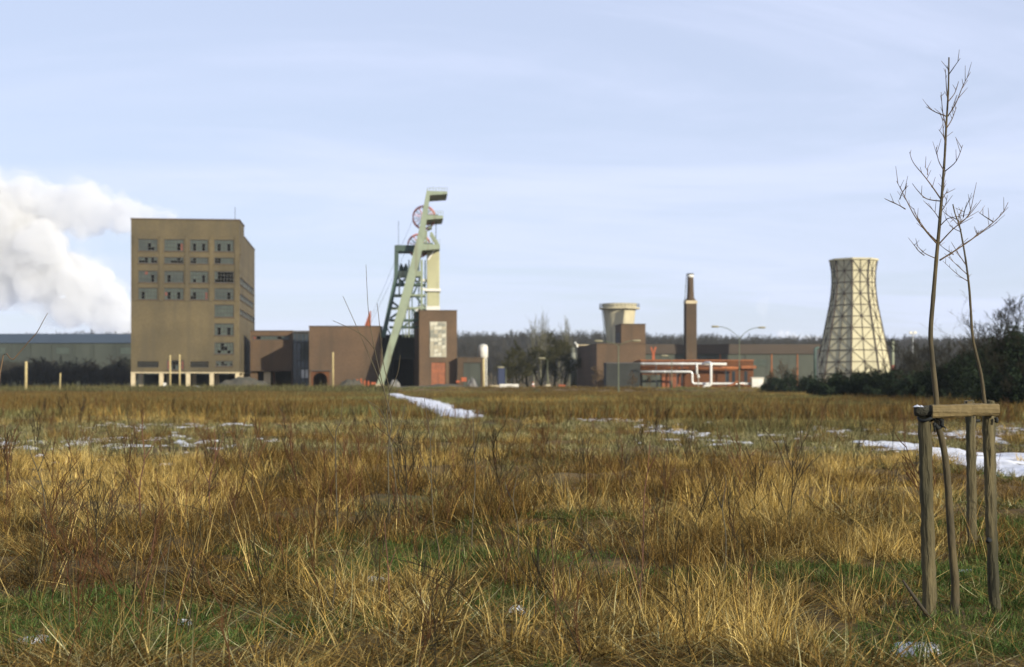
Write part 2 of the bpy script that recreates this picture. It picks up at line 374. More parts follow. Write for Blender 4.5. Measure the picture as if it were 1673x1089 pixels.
def snow_sheet(name, x0, x1, y0, y1, rx, ry, fn, label, th=0.03):
    nx = int((x1 - x0) / rx) + 1; ny = int((y1 - y0) / ry) + 1
    gx = x0 + np.arange(nx) * rx; gy = y0 + np.arange(ny) * ry
    X, Y = np.meshgrid(gx, gy)
    jx = (hash2(np.round(X * 50), np.round(Y * 50), 3) - 0.5) * rx * 0.7; jy = (hash2(np.round(X * 50), np.round(Y * 50), 4) - 0.5) * ry * 0.7
    X = X + jx; Y = Y + jy
    A = fn(X, Y)
    keep = (A[:-1, :-1] + A[1:, :-1] + A[:-1, 1:] + A[1:, 1:]) > 1.4
    i = np.arange(ny - 1)[:, None] * nx + np.arange(nx - 1)[None, :]
    q = np.stack([i, i + 1, i + 1 + nx, i + nx], -1)[keep]
    inner = np.zeros(X.size); np.add.at(inner, q.ravel(), 1); full = inner >= 4
    Z = H(X, Y).ravel() + np.where(full, th, -0.02) + np.where(full, th * 0.8 * vnoise(X, Y, 0.7, 8).ravel(), 0)
    V = np.stack([X.ravel(), Y.ravel(), Z], -1)
    used, inv = np.unique(q.ravel(), return_inverse=True)
    o = npmesh(name, V[used], inv.reshape(-1, 4), MATS['snow']); o.data.polygons.foreach_set('use_smooth', [True] * len(o.data.polygons))
    return tag(o, label, kind='stuff')
snow_sheet('snow_cover', -17, 32, 27, 84, 0.11, 0.17, lambda x, y: snow_amount(x, y) * ~(poly_mask(TRACK, x, y + 2) | poly_mask(TRACK, x, y - 2)), 'thin broken snow left between the grass tussocks', th=0.03)
snow_sheet('snow_track', -24, 2, 66, 262, 0.3, 0.7, lambda x, y: poly_mask(TRACK, x + (fbm(x, y, 3, 41, 3) - 0.5) * 1.6, y + (fbm(x, y, 9, 42, 3) - 0.5) * 14) * 1.0, 'white snow covered track running towards the winding tower', th=0.12)
for (px, py, rr, ry_) in SPOTS:
    gx, gy = ground_pt(px, py)
    s = gy / 10.0
    snow_sheet('snow_spot', gx - 0.6, gx + 0.6, gy - 0.7, gy + 0.7, 0.035, 0.04, lambda x, y: ((((x - gx) / rr) ** 2 + ((y - gy) / ry_) ** 2 + (fbm(x, y, 0.22, 77, 3) - 0.5) * 2.2) < 1.0) * 1.0, 'small leftover spot of snow in the near grass', th=0.025)

# ---- far wooded ridge: bare trees on the rising ground, one mass
def bare_tree_arrays(seed, height, spread, levels=4, k=3, r0=None, up=0.35, nb=(3, 4), colr=((0.10, 0.085, 0.06), (0.14, 0.11, 0.075)), first=0.22, lean=0.05, trunk_frac=0.75, minr=0.012, twig=1.0):
    rg = random.Random(seed); V = []; Fc = []; C = []
    def branch(p, d, L, r, lev):
        n = 4 if lev < 2 else 3; pts = [p]; dd = d.copy(); q = p.copy()
        for i in range(n):
            dd = (dd + Vector((rg.uniform(-1, 1), rg.uniform(-1, 1), rg.uniform(-0.3, 0.8) * up * 2)) * (0.10 + 0.05 * lev)).normalized()
            q = q + dd * (L / n); pts.append(q.copy())
        rs = [max(minr, r * (1 - 0.75 * i / n)) for i in range(n + 1)]
        n0 = len(V); kk = k if lev else 5
        for i, pt in enumerate(pts):
            t = (pts[min(i + 1, n)] - pts[max(i - 1, 0)]).normalized(); u = t.orthogonal().normalized(); v = t.cross(u)
            for j in range(kk):
                a = 2 * math.pi * j / kk; V.append(tuple(pt + (u * math.cos(a) + v * math.sin(a)) * rs[i])); C.append(tuple(colr[0][c] + (colr[1][c] - colr[0][c]) * min(1, lev / 3) for c in range(3)))
        for i in range(n):
            for j in range(kk):
                a = n0 + i * kk + j; b = n0 + i * kk + (j + 1) % kk; Fc.append((a, b, b + kk, a + kk))
        if lev >= levels: return
        m = rg.randint(*nb) + (4 if lev == 0 else 0)
        for b in range(m):
            f = first + (1 - first) * ((b + rg.random()) / m) if lev == 0 else 0.25 + 0.75 * (b + rg.random()) / m
            i = min(n - 1, int(f * n)); pt = pts[i].lerp(pts[i + 1], f * n - i)
            t = (pts[i + 1] - pts[i]).normalized(); u = t.orthogonal().normalized(); u = Matrix.Rotation(rg.uniform(0, 6.283), 3, t) @ u
            ang = rg.uniform(0.5, 1.0) * spread
            nd = (t * math.cos(ang) + u * math.sin(ang) + Vector((0, 0, up * 0.5))).normalized()
            branch(pt, nd, L * rg.uniform(0.42, 0.62) * (1.15 - 0.35 * f if lev == 0 else 1), rs[i] * 0.62, lev + 1)
    branch(Vector((0, 0, 0)), Vector((rg.uniform(-lean, lean), rg.uniform(-lean, lean), 1)).normalized(), height * trunk_frac, r0 or height * 0.018, 0)
    return np.array(V), np.array(Fc), np.array(C)

PROTO = {}
def proto_collection(name, objs):
    c = bpy.data.collections.new(name)
    for o in objs:
        for cc in list(o.users_collection): cc.objects.unlink(o)
        c.objects.link(o)
    return c
def scatter(name, pts, rot, scl, idx, coll, label):
    """one 'stuff' object: instances of a few prototypes on given points"""
    n = len(pts); me = bpy.data.meshes.new(name); me.vertices.add(n); me.vertices.foreach_set('co', np.asarray(pts, np.float32).ravel())
    a = me.attributes.new('rot', 'FLOAT_VECTOR', 'POINT'); a.data.foreach_set('vector', np.asarray(rot, np.float32).ravel())
    a = me.attributes.new('scl', 'FLOAT_VECTOR', 'POINT'); a.data.foreach_set('vector', np.asarray(scl, np.float32).ravel())
    a = me.attributes.new('idx', 'INT', 'POINT'); a.data.foreach_set('value', np.asarray(idx, np.int32))
    o = bpy.data.objects.new(name, me); COL.objects.link(o)
    g = bpy.data.node_groups.new(name + '_scatter', 'GeometryNodeTree')
    g.interface.new_socket('Geometry', in_out='INPUT', socket_type='NodeSocketGeometry'); g.interface.new_socket('Geometry', in_out='OUTPUT', socket_type='NodeSocketGeometry')
    gi = g.nodes.new('NodeGroupInput'); go = g.nodes.new('NodeGroupOutput'); ip = g.nodes.new('GeometryNodeInstanceOnPoints'); ci = g.nodes.new('GeometryNodeCollectionInfo')
    ci.inputs['Collection'].default_value = coll; ci.inputs['Separate Children'].default_value = True; ci.inputs['Reset Children'].default_value = True
    ip.inputs['Pick Instance'].default_value = True
    def na(nm, ty):
        q = g.nodes.new('GeometryNodeInputNamedAttribute'); q.data_type = ty; q.inputs[0].default_value = nm; return q.outputs[0]
    g.links.new(gi.outputs[0], ip.inputs['Points']); g.links.new(ci.outputs[0], ip.inputs['Instance'])
    g.links.new(na('rot', 'FLOAT_VECTOR'), ip.inputs['Rotation']); g.links.new(na('scl', 'FLOAT_VECTOR'), ip.inputs['Scale']); g.links.new(na('idx', 'INT'), ip.inputs['Instance Index'])
    g.links.new(ip.outputs[0], go.inputs[0])
    md = o.modifiers.new('scatter', 'NODES'); md.node_group = g
    return tag(o, label, kind='stuff')

wood_protos = []
for s in range(5):
    V, Fc, C = bare_tree_arrays(100 + s, 14, 0.75, levels=4, nb=(3, 4), minr=0.05, colr=((0.03, 0.03, 0.026), (0.048, 0.044, 0.036)))
    wood_protos.append(npmesh('wood_tree_%02d' % s, V, Fc, MATS['twigs'], col=C))
wcol = proto_collection('wood_protos', wood_protos)
rs = np.random.RandomState(5)
n = 7500
yy = 430 + 800 * rs.rand(n) ** 0.7; xx = (rs.rand(n) * 2 - 1) * yy * 0.44
keep = yy > 640
xx, yy = xx[keep], yy[keep]; n = len(xx)
pts = np.stack([xx, yy, H(xx, yy) - 0.3], -1)
sc_ = (0.62 + 0.38 * rs.rand(n)) * (0.85 + 0.4 * fbm(xx, yy, 70, 61, 2)); sc_ = np.stack([sc_ * 1.05, sc_ * 1.05, sc_], -1)
rot = np.stack([np.zeros(n), np.zeros(n), rs.rand(n) * 6.28], -1)
scatter('far_wood', pts, rot, sc_, rs.randint(0, 5, n), wcol, 'bare grey brown winter wood along the horizon behind the pit')

# low grey scrub in front of the blue roofed hall, too dense to count
n = 260; yy = 384 + 26 * rs.rand(n); xx = np.array([wx(-40 + 262 * r_, 1) for r_ in rs.rand(n)]) * yy
sc_ = (0.22 + 0.26 * rs.rand(n)) * (0.6 + 0.8 * fbm(xx, yy, 9, 63, 2)); sc_ = np.stack([sc_ * 1.5, sc_ * 1.5, sc_], -1)
scatter('scrub_belt', np.stack([xx, yy, H(xx, yy) - 0.2], -1), np.stack([np.zeros(n), np.zeros(n), rs.rand(n) * 6.28], -1), sc_, rs.randint(0, 5, n), wcol, 'low grey winter scrub in front of the blue roofed hall')

# ---- distant steam: white plumes of a power station far behind
def plume(name, blobs, label, dens, vox, seed, veil=True):
    layers = []
    for li, (grow, fac) in enumerate(((0.94, 1.0), (1.06, 0.25), (1.16, 0.06)) if veil else ((1.0, 1.0),)):
        rg = random.Random(seed + li * 31); mb = bmesh.new()
        for (c, r) in blobs:
            jit = Vector((rg.uniform(-1, 1), rg.uniform(-1, 1), rg.uniform(-1, 1))) * r * 0.18 * li
            bmesh.ops.create_icosphere(mb, subdivisions=3, radius=r * grow * rg.uniform(0.9, 1.1), matrix=Matrix.Translation(Vector(c) + jit))
        me = bpy.data.meshes.new(name); mb.to_mesh(me); mb.free()
        o = bpy.data.objects.new(name if li == 0 else 'steam_veil', me); COL.objects.link(o)
        rm = o.modifiers.new('union', 'REMESH'); rm.mode = 'VOXEL'; rm.voxel_size = vox * 0.8
        for sz, st in ((vox * 8, vox * 4.5), (vox * 3.6, vox * 3.0), (vox * 1.8, vox * 1.5)):
            tx = bpy.data.textures.new(name + '_billow', 'CLOUDS'); tx.noise_scale = sz * (1 + 0.13 * li); tx.noise_depth = 3
            dm = o.modifiers.new('billow', 'DISPLACE'); dm.texture = tx; dm.strength = st * (1 + 0.3 * li); dm.mid_level = 0.45; dm.texture_coords = 'GLOBAL'
        m = bpy.data.materials.new(name); m.use_nodes = True; t = m.node_tree; t.nodes.clear()
        oo = t.nodes.new('ShaderNodeOutputMaterial'); pv = t.nodes.new('ShaderNodeVolumePrincipled')
        pv.inputs['Color'].default_value = (0.86, 0.865, 0.87, 1); pv.inputs['Density'].default_value = dens * fac; pv.inputs['Anisotropy'].default_value = 0.0
        t.links.new(pv.outputs[0], oo.inputs['Volume']); o.data.materials.append(m)
        if li: o.parent = layers[0]
        layers.append(o)
    return tag(layers[0], label, kind='stuff')
PY = 3600.0
def path_blobs(path, n, seed, per=3):
    rg = random.Random(seed); L = []
    for i in range(n):
        t = i / (n - 1) * (len(path) - 1); k = min(int(t), len(path) - 2); f = t - k
        x, y, r = (path[k][j] * (1 - f) + path[k + 1][j] * f for j in range(3))
        L.append((P(x, y, PY), r * 0.72 * PY / F))
        for _ in range(per):
            a = rg.uniform(0, 6.283); q = rg.uniform(0.35, 0.75) * r; rr = r * rg.uniform(0.3, 0.55)
            c = P(x + math.cos(a) * q, y + math.sin(a) * q, PY + rg.uniform(-0.5, 0.5) * r * PY / F); L.append((c, rr * PY / F))
    return L
plume('steam_plume', path_blobs([(330, 590, 26), (260, 556, 30), (205, 520, 34), (150, 492, 46), (95, 452, 60), (35, 425, 74), (-40, 395, 92), (-130, 360, 110), (-240, 330, 130)], 24, 3, 5), 'big white billowing steam plume rising left from behind the tall brick block', 0.026, 13.0, 1)
plume('steam_plume', path_blobs([(275, 352, 11), (240, 350, 18), (200, 352, 30), (150, 346, 42), (100, 345, 36), (60, 338, 40), (10, 332, 46), (-60, 325, 60)], 20, 8, 5), 'upper white steam plume trailing left from behind the flat roof of the brick block', 0.021, 10.0, 2)
plume('steam_plume', path_blobs([(1345, 560, 9), (1325, 555, 8), (1300, 549, 7), (1275, 545, 6)], 8, 9, 3), 'small low white steam bank on the ridge left of the lattice cooling tower', 0.045, 4.3, 4)
plume('steam_plume', path_blobs([(1247, 545, 3), (1249, 525, 5), (1244, 500, 11), (1250, 494, 9)], 9, 4, 2), 'faint thin steam wisp rising above the two armed street lamp', 0.004, 3.8, 5)
# ------------------------------------------------------------------ tall brick block (left)
def glazing(root, name, u0, u1, z0, z1, holes, nx, nz, m='glass_block', xf=None, red=()):
    """glazed field with panes; 'holes' are missing panes that show the dark inside"""
    xf = xf or (lambda u, d, z: (u, d, z))
    g = MB(); fr = MB(); du = (u1 - u0) / nx; dz = (z1 - z0) / nz
    def bx(mb, a, b, d0, d1, c, e):
        n = len(mb.v)
        for z in (c, e):
            for (u, d) in ((a, d0), (b, d0), (b, d1), (a, d1)): mb.v.append(tuple(xf(u, d, z)))
        mb.f += [(n+3, n+2, n+1, n), (n+4, n+5, n+6, n+7), (n, n+1, n+5, n+4), (n+1, n+2, n+6, n+5), (n+2, n+3, n+7, n+6), (n+3, n, n+4, n+7)]
    for i in range(nx):
        for j in range(nz):
            if (i, j) in holes or (i, j) in red: continue
            t = 0.012 * ((i * 7 + j * 5) % 3)
            bx(g, u0 + i * du, u0 + (i + 1) * du, 0.22 + t, 0.28 + t, z0 + j * dz, z0 + (j + 1) * dz)
    for i in range(nx + 1):
        s = 0.09 if i in (0, nx) else 0.045
        u = min(max(u0 + i * du, u0 + s), u1 - s); bx(fr, u - s, u + s, 0.14, 0.30, z0 + 0.002, z1 - 0.002)
    for j in range(nz + 1):
        s = 0.09 if j in (0, nz) else 0.045
        z = min(max(z0 + j * dz, z0 + s), z1 - s); bx(fr, u0 + 0.002, u1 - 0.002, 0.137, 0.303, z - s, z + s)
    wd = fr.build(name, MATS['frame_dark'], root)
    gl = g.build('glazing', MATS[m], wd); gl['kind'] = 'stuff'
    if u1 - u0 > 1.5 and z1 - z0 > 1.0:
        sl_ = MB(); bx(sl_, u0 - 0.15, u1 + 0.15, -0.12, 0.12, z0 - 0.16, z0 - 0.02); sl_.build('sill', MATS['beam_pale' if name == 'x' else 'brick_dull'], wd)
    for (i, j) in red:
        r_ = MB(); bx(r_, u0 + i * du, u0 + (i + 1) * du, 0.20, 0.27, z0 + j * dz, z0 + (j + 1) * dz); r_.build('shutter', MATS['shutter_red'], wd)
    return wd
def tall_block():
    Y = 300.0; W = 22.55; k = W / 174.0; zt = wz(358, Y) - GB; th = R(6); D1, D2 = 12.0, 43.0
    root = thing('brick_tower_block', 'tall brown brick pit building on pale stilts with a grid of broken windows', 'building', (wx(214, Y), Y, GB), th)
    U = lambda px: (px - 214) * k
    Z = lambda py: wz(py, Y) - GB
    cols = [(225.6, 256.3), (266.9, 298.2), (308.2, 337.5), (347.4, 378.8)]
    rows = [(389.8, 409.2), (419.1, 429.7), (441.6, 461), (469.5, 488.9)]
    low = [(496.6, 517), (527.3, 547.3), (558.7, 577.8)]
    wins = []
    for r_, (a, b) in enumerate(rows):
        for c_, (x0, x1) in enumerate(cols): wins.append((U(x0), U(x1), Z(b), Z(a), r_, c_))
    for r_, (a, b) in enumerate(low): wins.append((U(347.4), U(378.8), Z(b), Z(a), 4 + r_, 3))
    wins.append((U(349.5), U(377), Z(598), Z(589), 7, 3)); wins.append((U(271), U(299), Z(604), Z(588), 8, 1))
    vents = [(U(224), U(258), Z(600), Z(590)), (U(309), U(338), Z(600), Z(590))]
    zb = Z(607.5)
    mb = MB(); facade(mb, W, zb, zt, [w_[:4] for w_ in wins] + vents, lambda u, d, z: (u, d, z), 0.45)
    mb.build('front_wall', MATS['brick_olive'], root)
    for px in (220.5, 261.6, 303.2, 342.4, 383.4):
        MB().box(U(px) - 0.36, U(px) + 0.36, -0.14, -0.002, Z(491), Z(384)).build('pilaster', MATS['brick_olive'], root)
    sb = [(1.2, D2 - 1.5, Z(462), Z(450)), (1.2, D2 - 1.5, Z(487), Z(477)), (1.2, D2 - 1.5, Z(512), Z(503)), (1.0, 3.2, Z(412), Z(396))]
    mb = MB(); facade(mb, D2, zb, zt - 2.3, sb, lambda u, d, z: (W - d, u, z), 0.45, u0=0.45)
    mb.box(W - 0.45, W, 0.45, D1, zt - 2.3, zt)
    mb.build('side_wall', MATS['brick_olive'], root)
    mb = MB(); mb.box(0, 0.45, 0.45, D2, zb, zt - 2.3).box(0, 0.45, 0.45, D1, zt - 2.3, zt).box(0.45, W - 0.45, D2 - 0.45, D2, zb, zt - 2.3).box(0.45, W - 0.45, D1 - 0.4, D1, zt - 2.3, zt)
    mb.build('rear_wall', MATS['brick_olive'], root)
    mb = MB(); mb.box(0.45, W - 0.45, 0.45, D1 - 0.4, zt - 0.5, zt - 0.2).box(0.45, W - 0.45, D1, D2 - 0.45, zt - 2.8, zt - 2.5)
    rf = mb.build('roof', MATS['roof_felt'], root)
    mb = MB(); mb.box(-0.12, W + 0.12, -0.12, 0.5, zt + 0.003, zt + 0.28).box(W - 0.5, W + 0.12, 0.5, D1 + 0.1, zt + 0.003, zt + 0.28).box(-0.12, 0.5, 0.5, D1 + 0.1, zt + 0.003, zt + 0.28).box(W - 0.5, W + 0.1, D1 + 0.1, D2, zt - 2.298, zt - 2.05)
    mb.build('coping', MATS['brick_dull'], rf)
    mb = MB().tube([(W - 1, 1, zt), (W - 1, 1, zt + 3.0)], 0.05, 5); mb.build('aerial', MATS['steel_dark'], rf)
    mb = MB()
    for zf in (440, 490, 520, 550, 585): mb.box(0.46, W - 0.46, 0.5, D2 - 0.46, Z(zf) - 0.15, Z(zf) + 0.15)
    mb.build('floor_slab', MATS['roof_felt'], root)
    rg = random.Random(3)
    special = {(0, 0): ([(3, 0), (3, 1), (4, 0)], []), (0, 1): ([(4, 0), (4, 1)], [(5, 0), (5, 1)]), (0, 2): ([(1, 0), (1, 1), (4, 0), (4, 1)], []), (0, 3): ([(1, 0), (1, 1), (4, 0), (4, 1)], []),
               (1, 0): ([(0, 0), (1, 0), (2, 0), (4, 0), (5, 0), (2, 1), (4, 1)], []), (1, 1): ([(2, 0), (3, 0), (4, 0), (5, 0), (4, 1)], []), (1, 2): ([(0, 0), (1, 0), (1, 1)], []), (1, 3): ([(0, 0), (1, 0), (1, 1), (0, 1)], []),
               (2, 0): ([(4, 0), (4, 1)], [(2, 2)]), (2, 1): ([(1, 0), (1, 1)], []), (2, 2): ([(1, 0), (4, 0), (4, 1)], []), (2, 3): ([(i, j) for i in range(1, 6) for j in range(0, 3)] + [(0, 0)], []),
               (3, 0): ([(1, 0), (1, 1)], []), (3, 1): ([(1, 0), (1, 1), (4, 0), (4, 1)], [(0, 1)]), (3, 2): ([(0, 0), (1, 0), (1, 1)], [(5, 0), (5, 1)]), (3, 3): ([(4, 0), (4, 1)], []),
               (4, 3): ([], []), (5, 3): ([(1, 0), (1, 1), (4, 0), (4, 1)], []), (6, 3): ([(1, 0), (4, 0), (2, 1), (3, 1), (2, 2)], []), (7, 3): ([(0, 0), (2, 0), (3, 0), (5, 0), (2, 1)], []), (8, 1): ([(1, 1), (2, 0), (2, 1), (3, 1)], [(0, 0), (0, 1), (5, 0), (5, 1)])}
    for (a, b, c, d, r_, c_) in wins:
        h, rd = special.get((r_, c_), ([], [])); nz = 2 if r_ in (1, 7, 8) else 3
        glazing(root, 'window', a + 0.003, b - 0.003, c + 0.003, d - 0.003, set(h), 6, nz, red=rd, m='glass_block_dim' if rg.random() < 0.35 else 'glass_block')
    for (a, b, c, d) in vents:
        mb = MB()
        for q in range(4): mb.box(a + 0.01, b - 0.01, 0.2, 0.3, c + (q + 0.15) * (d - c) / 4, c + (q + 0.55) * (d - c) / 4)
        mb.build('vent_louvre', MATS['frame_dark'], root)
    for (a, b, c, d) in sb:
        nx = max(2, int((b - a) / 2.0)); glazing(root, 'window', a + 0.003, b - 0.003, c + 0.003, d - 0.003, set((i, 0) for i in range(nx) if rg.random() < 0.2), nx, 1 if b - a > 5 else 2, xf=lambda u, dd, z: (W - dd, u, z))
    mb = MB().box(-0.06, W + 0.06, -0.06, 2.0, Z(609.2), zb - 0.003).box(W - 2, W + 0.06, 2.0, D2, Z(609.2), zb - 0.003); mb.build('ring_beam', MATS['beam_pale'], root)
    for px in (217, 262, 305, 343, 384.5):
        for yy_ in (0.1, 11, 22, 33):
            if yy_ and px not in (217, 262, 305, 343, 384.5): continue
            mb = MB().box(U(px) - 0.42, U(px) + 0.42, yy_, yy_ + 0.8, -0.4, Z(609.2) - 0.003); mb.build('column', MATS['beam_pale'], root)
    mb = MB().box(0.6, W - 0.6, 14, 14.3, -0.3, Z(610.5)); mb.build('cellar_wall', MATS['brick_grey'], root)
tall_block()

# ------------------------------------------------------------------ generic flat roofed brick block
def block(name, label, px0, px1, ptop, Y, depth, m, rz=0.0, base=GB, holes=(), parapet=True, cat='building', coping='brick_dull'):
    X0 = wx(px0, Y); W = wx(px1, Y) - X0; zt = wz(ptop, Y) - base
    root = thing(name, label, cat, (X0, Y, base), rz)
    mb = MB(); facade(mb, W, -0.4, zt, holes, lambda u, d, z: (u, d, z), 0.4); mb.build('front_wall', MATS[m], root)
    mb = MB().box(0, 0.4, 0.4, depth, -0.4, zt).box(W - 0.4, W, 0.4, depth, -0.4, zt).box(0.4, W - 0.4, depth - 0.4, depth, -0.4, zt); mb.build('side_wall', MATS[m], root)
    rf = MB().box(0.4, W - 0.4, 0.4, depth - 0.4, zt - 0.5, zt - 0.25).build('roof', MATS['roof_felt'], root)
    if parapet:
        mb = MB().box(-0.08, W + 0.08, -0.08, 0.45, zt + 0.003, zt + 0.22).box(-0.08, 0.45, 0.45, depth, zt + 0.003, zt + 0.22).box(W - 0.45, W + 0.08, 0.45, depth, zt + 0.003, zt + 0.22)
        mb.build('coping', MATS[coping], rf)
    return root, W, zt, (lambda px: wx(px, Y) - X0), (lambda py: wz(py, Y) - base)

# low link building beside the tall block
root, W, zt, U, Z = block('link_building', 'low brown brick link building with a strip window beside the tall block', 409, 478, 541, 312, 20, 'brick_brown', holes=[(0.4, 8.7, wz(555, 312) - GB, wz(548, 312) - GB), (1.6, 9.0, -0.1, wz(606, 312) - GB)])
glazing(root, 'window', 0.403, 8.697, Z(555) + 0.003, Z(548) - 0.003, {(1, 0), (6, 0)}, 9, 1, red=[(0, 0)])
MB().box(2.9, 4.4, 0.1, 0.5, -0.1, Z(607)).build('pier', MATS['beam_pale'], root)
MB().box(5.0, 5.3, 0.1, 0.5, -0.1, Z(607)).build('pier', MATS['brick_orange'], root)
MB().box(0.1, W - 0.1, -0.9, 0.0, Z(606), Z(605)).build('canopy', MATS['brick_dull'], root)
# dark glazed stair hall
Y = 309.0; X0 = wx(478.3, Y); W = wx(504.7, Y) - X0; zt = wz(541, Y) - GB
root = thing('glazed_stair_hall', 'dark glazed stair hall between two brown brick blocks', 'building', (X0, Y, GB))
MB().box(0, W, 0.5, 12, -0.3, zt - 0.2).build('hall_body', MATS['brick_grey'], root)
MB().box(0, W, -0.1, 12, zt - 0.197, zt + 0.15).build('roof', MATS['roof_felt'], root)
for i in range(4):
    for j in range(6):
        a = 0.1 + i * (W - 0.2) / 4; b = a + (W - 0.2) / 4 - 0.14; c = 0.3 + j * (zt - 0.7) / 6; d = c + (zt - 0.7) / 6 - 0.16
        m = MATS['paint_white'] if (j == 1 and i in (2, 3)) else (MATS['sheet_green'] if j in (3, 4) and i >= 2 else MATS['glass_dark'])
        MB().box(a, b, 0.30, 0.36, c, d).build('pane', m, root)
fr = MB()
for i in range(5): u = min(max(i * W / 4, 0.06), W - 0.06); fr.box(u - 0.06, u + 0.06, 0.2, 0.49, 0, zt - 0.2)
for j in range(7): z = 0.22 + j * (zt - 0.7) / 6; fr.box(0.003, W - 0.003, 0.203, 0.487, z - 0.06, z + 0.06)
fr.build('frame', MATS['frame_dark'], root)
# brown block with the arch
Y = 298.6
root, W, zt, U, Z = block('brick_hall', 'plain brown brick hall with a low arched opening at its foot', 505, 621, 533.5, Y, 5.6, 'brick_brown', holes=[(wx(508, Y) - wx(505, Y), wx(538, Y) - wx(505, Y), -0.1, wz(606, Y) - GB)])
a0, a1, zo = U(508), U(538), Z(606); cx_ = (a0 + a1) / 2; rr = (a1 - a0) / 2 - 0.45; zc = zo - rr - 0.25
if zc < 0: zc = 0.05
poly_pts = []
arch = MB()
seg = 14
for i in range(seg):     # spandrel wall above and beside the arch
    t0 = math.pi * i / seg; t1 = math.pi * (i + 1) / seg
    p0 = (cx_ + rr * math.cos(t0), zc + (zo - 0.3 - zc) * math.sin(t0)); p1 = (cx_ + rr * math.cos(t1), zc + (zo - 0.3 - zc) * math.sin(t1))
    arch.prism([(p0[0], p0[1]), (p0[0], zo - 0.004), (p1[0], zo - 0.004), (p1[0], p1[1])], 0.06, 0.36)
arch.box(a0 + 0.004, cx_ - rr, 0.06, 0.36, -0.1, zo - 0.004).box(cx_ + rr, a1 - 0.004, 0.06, 0.36, -0.1, zo - 0.004)
arch.build('arch_wall', MATS['brick_orange'], root)
MB().box(a0 - 0.15, a1 + 0.4, -0.25, 0.0, zo + 0.01, zo + 0.18).build('lintel', MATS['frame_dark'], root)
# orange pointed funnel behind the roof edge
Y = 301.5; rx, rzb = wx(601, Y), wz(540, Y)
root = thing('pointed_funnel', 'orange pointed sheet metal funnel standing on the brown hall roof', 'funnel', (rx, Y, wz(533.5, 298.6) - 0.5))
p = lambda px, py: (wx(px, Y) - rx, wz(py, Y) - (wz(533.5, 298.6) - 0.5))
MB().prism([p(594.5, 536), p(605.5, 536), p(605.8, 507.5), p(604.2, 508.5)], -0.35, 0.35).build('sheet', MATS['orange_paint'], root)
MB().prism([p(598, 534), p(600, 534), p(605, 512), p(604.5, 512)], -0.42, -0.36).build('rib', MATS['shutter_red'], root)

# dark recessed hall behind the winding tower
Y = 309.0
root, W, zt, U, Z = block('shaft_hall', 'dark recessed hall with a black gateway under the winding tower', 621.5, 686, 548, Y, 26, 'brick_grey', holes=[(wx(638, Y) - wx(621.5, Y), wx(684, Y) - wx(621.5, Y), -0.1, wz(586, Y) - GB)])
MB().box(U(638), U(684), -0.15, 0.0, Z(586), Z(584.5)).build('lintel', MATS['frame_dark'], root)
for i in range(2): MB().box(U(638) + i * 5.9, U(638) + 0.3 + i * 5.9, 3.0, 3.4, -0.1, Z(586)).build('gate_post', MATS['frame_dark'], root)

# brick shaft house with a mural
Y = 297.0
root, W, zt, U, Z = block('brick_shaft_house', 'brown brick shaft house with a pale stone relief and an orange door', 685, 747, 507.5, Y, 14, 'brick_brown', rz=R(9), holes=[(wx(705, Y) - wx(685, Y), wx(728, Y) - wx(685, Y), -0.1, wz(592, Y) - GB)])
MB().box(U(705) + 0.003, U(716.4), 0.15, 0.25, -0.1, Z(592) - 0.003).build('door_leaf', MATS['orange_door'], root)
MB().box(U(716.7), U(728) - 0.003, 0.15, 0.25, -0.1, Z(592) - 0.003).build('door_leaf', MATS['orange_door'], root)
mural = MB().box(U(702), U(729.5), -0.12, -0.003, Z(583), Z(525)).build('relief_panel', mat('relief_base', (0.36, 0.34, 0.27), 0.85, (0.26, 0.25, 0.2), 0.5, 5), root)
rg = random.Random(11)
rel = [mat('relief_a', (0.46, 0.44, 0.35), 0.85), mat('relief_b', (0.20, 0.20, 0.165), 0.85), mat('relief_c', (0.33, 0.30, 0.22), 0.85)]
nxr, nzr = 4, 9
for i in range(nxr):
    for j in range(nzr):
        a = U(702) + 0.12 + i * (U(729.5) - U(702) - 0.24) / nxr; b = a + (U(729.5) - U(702) - 0.24) / nxr * rg.uniform(0.8, 0.96)
        c = Z(583) + 0.12 + j * (Z(525) - Z(583) - 0.24) / nzr; d = c + (Z(525) - Z(583) - 0.24) / nzr * rg.uniform(0.75, 0.95); t = rg.uniform(-0.35, 0.35)
        dd = rg.uniform(0.16, 0.3)
        MB().prism([(a, c), (b, c + t * 0.5 + 0.18), (b, d + t * 0.4), (a, d)], -dd, -0.121).build('relief_stone', rg.choice(rel), mural)
# side shed + white silo
Y = 296.0
root, W, zt, U, Z = block('brick_shed', 'low brown shed with a grey sheet gate right of the shaft house', 747.6, 790, 585, Y, 9, 'brick_dull', holes=[(wx(757, Y) - wx(747.6, Y), wx(786, Y) - wx(747.6, Y), -0.1, wz(592, Y) - GB)])
g = MB().box(U(757) + 0.003, U(786) - 0.003, 0.2, 0.26, 0.0, Z(592) - 0.003).build('sheet_gate', MATS['sheet_green'], root)
for i in range(6): MB().box(U(757) + 0.1 + i * 0.6, U(757) + 0.18 + i * 0.6, 0.14, 0.199, 0.0, Z(592) - 0.01).build('gate_rib', MATS['frame_dark'], g)
Y = 312.0; sx = wx(789.5, Y); s = Y / F
root = thing('white_silo', 'small white steel silo on legs behind the brown shed', 'silo', (sx, Y, GB))
z_ = lambda py: wz(py, Y) - GB
MB().lathe([(0.35, z_(588)), (7.6 * s, z_(583)), (7.6 * s, z_(566)), (6.6 * s, z_(563.5)), (2.0 * s, z_(561.8))], 20).build('tank', MATS['paint_white'], root, True)
MB().lathe([(3.4 * s, 0), (3.4 * s, z_(588))], 14).build('pipe', MATS['paint_white'], root, True)
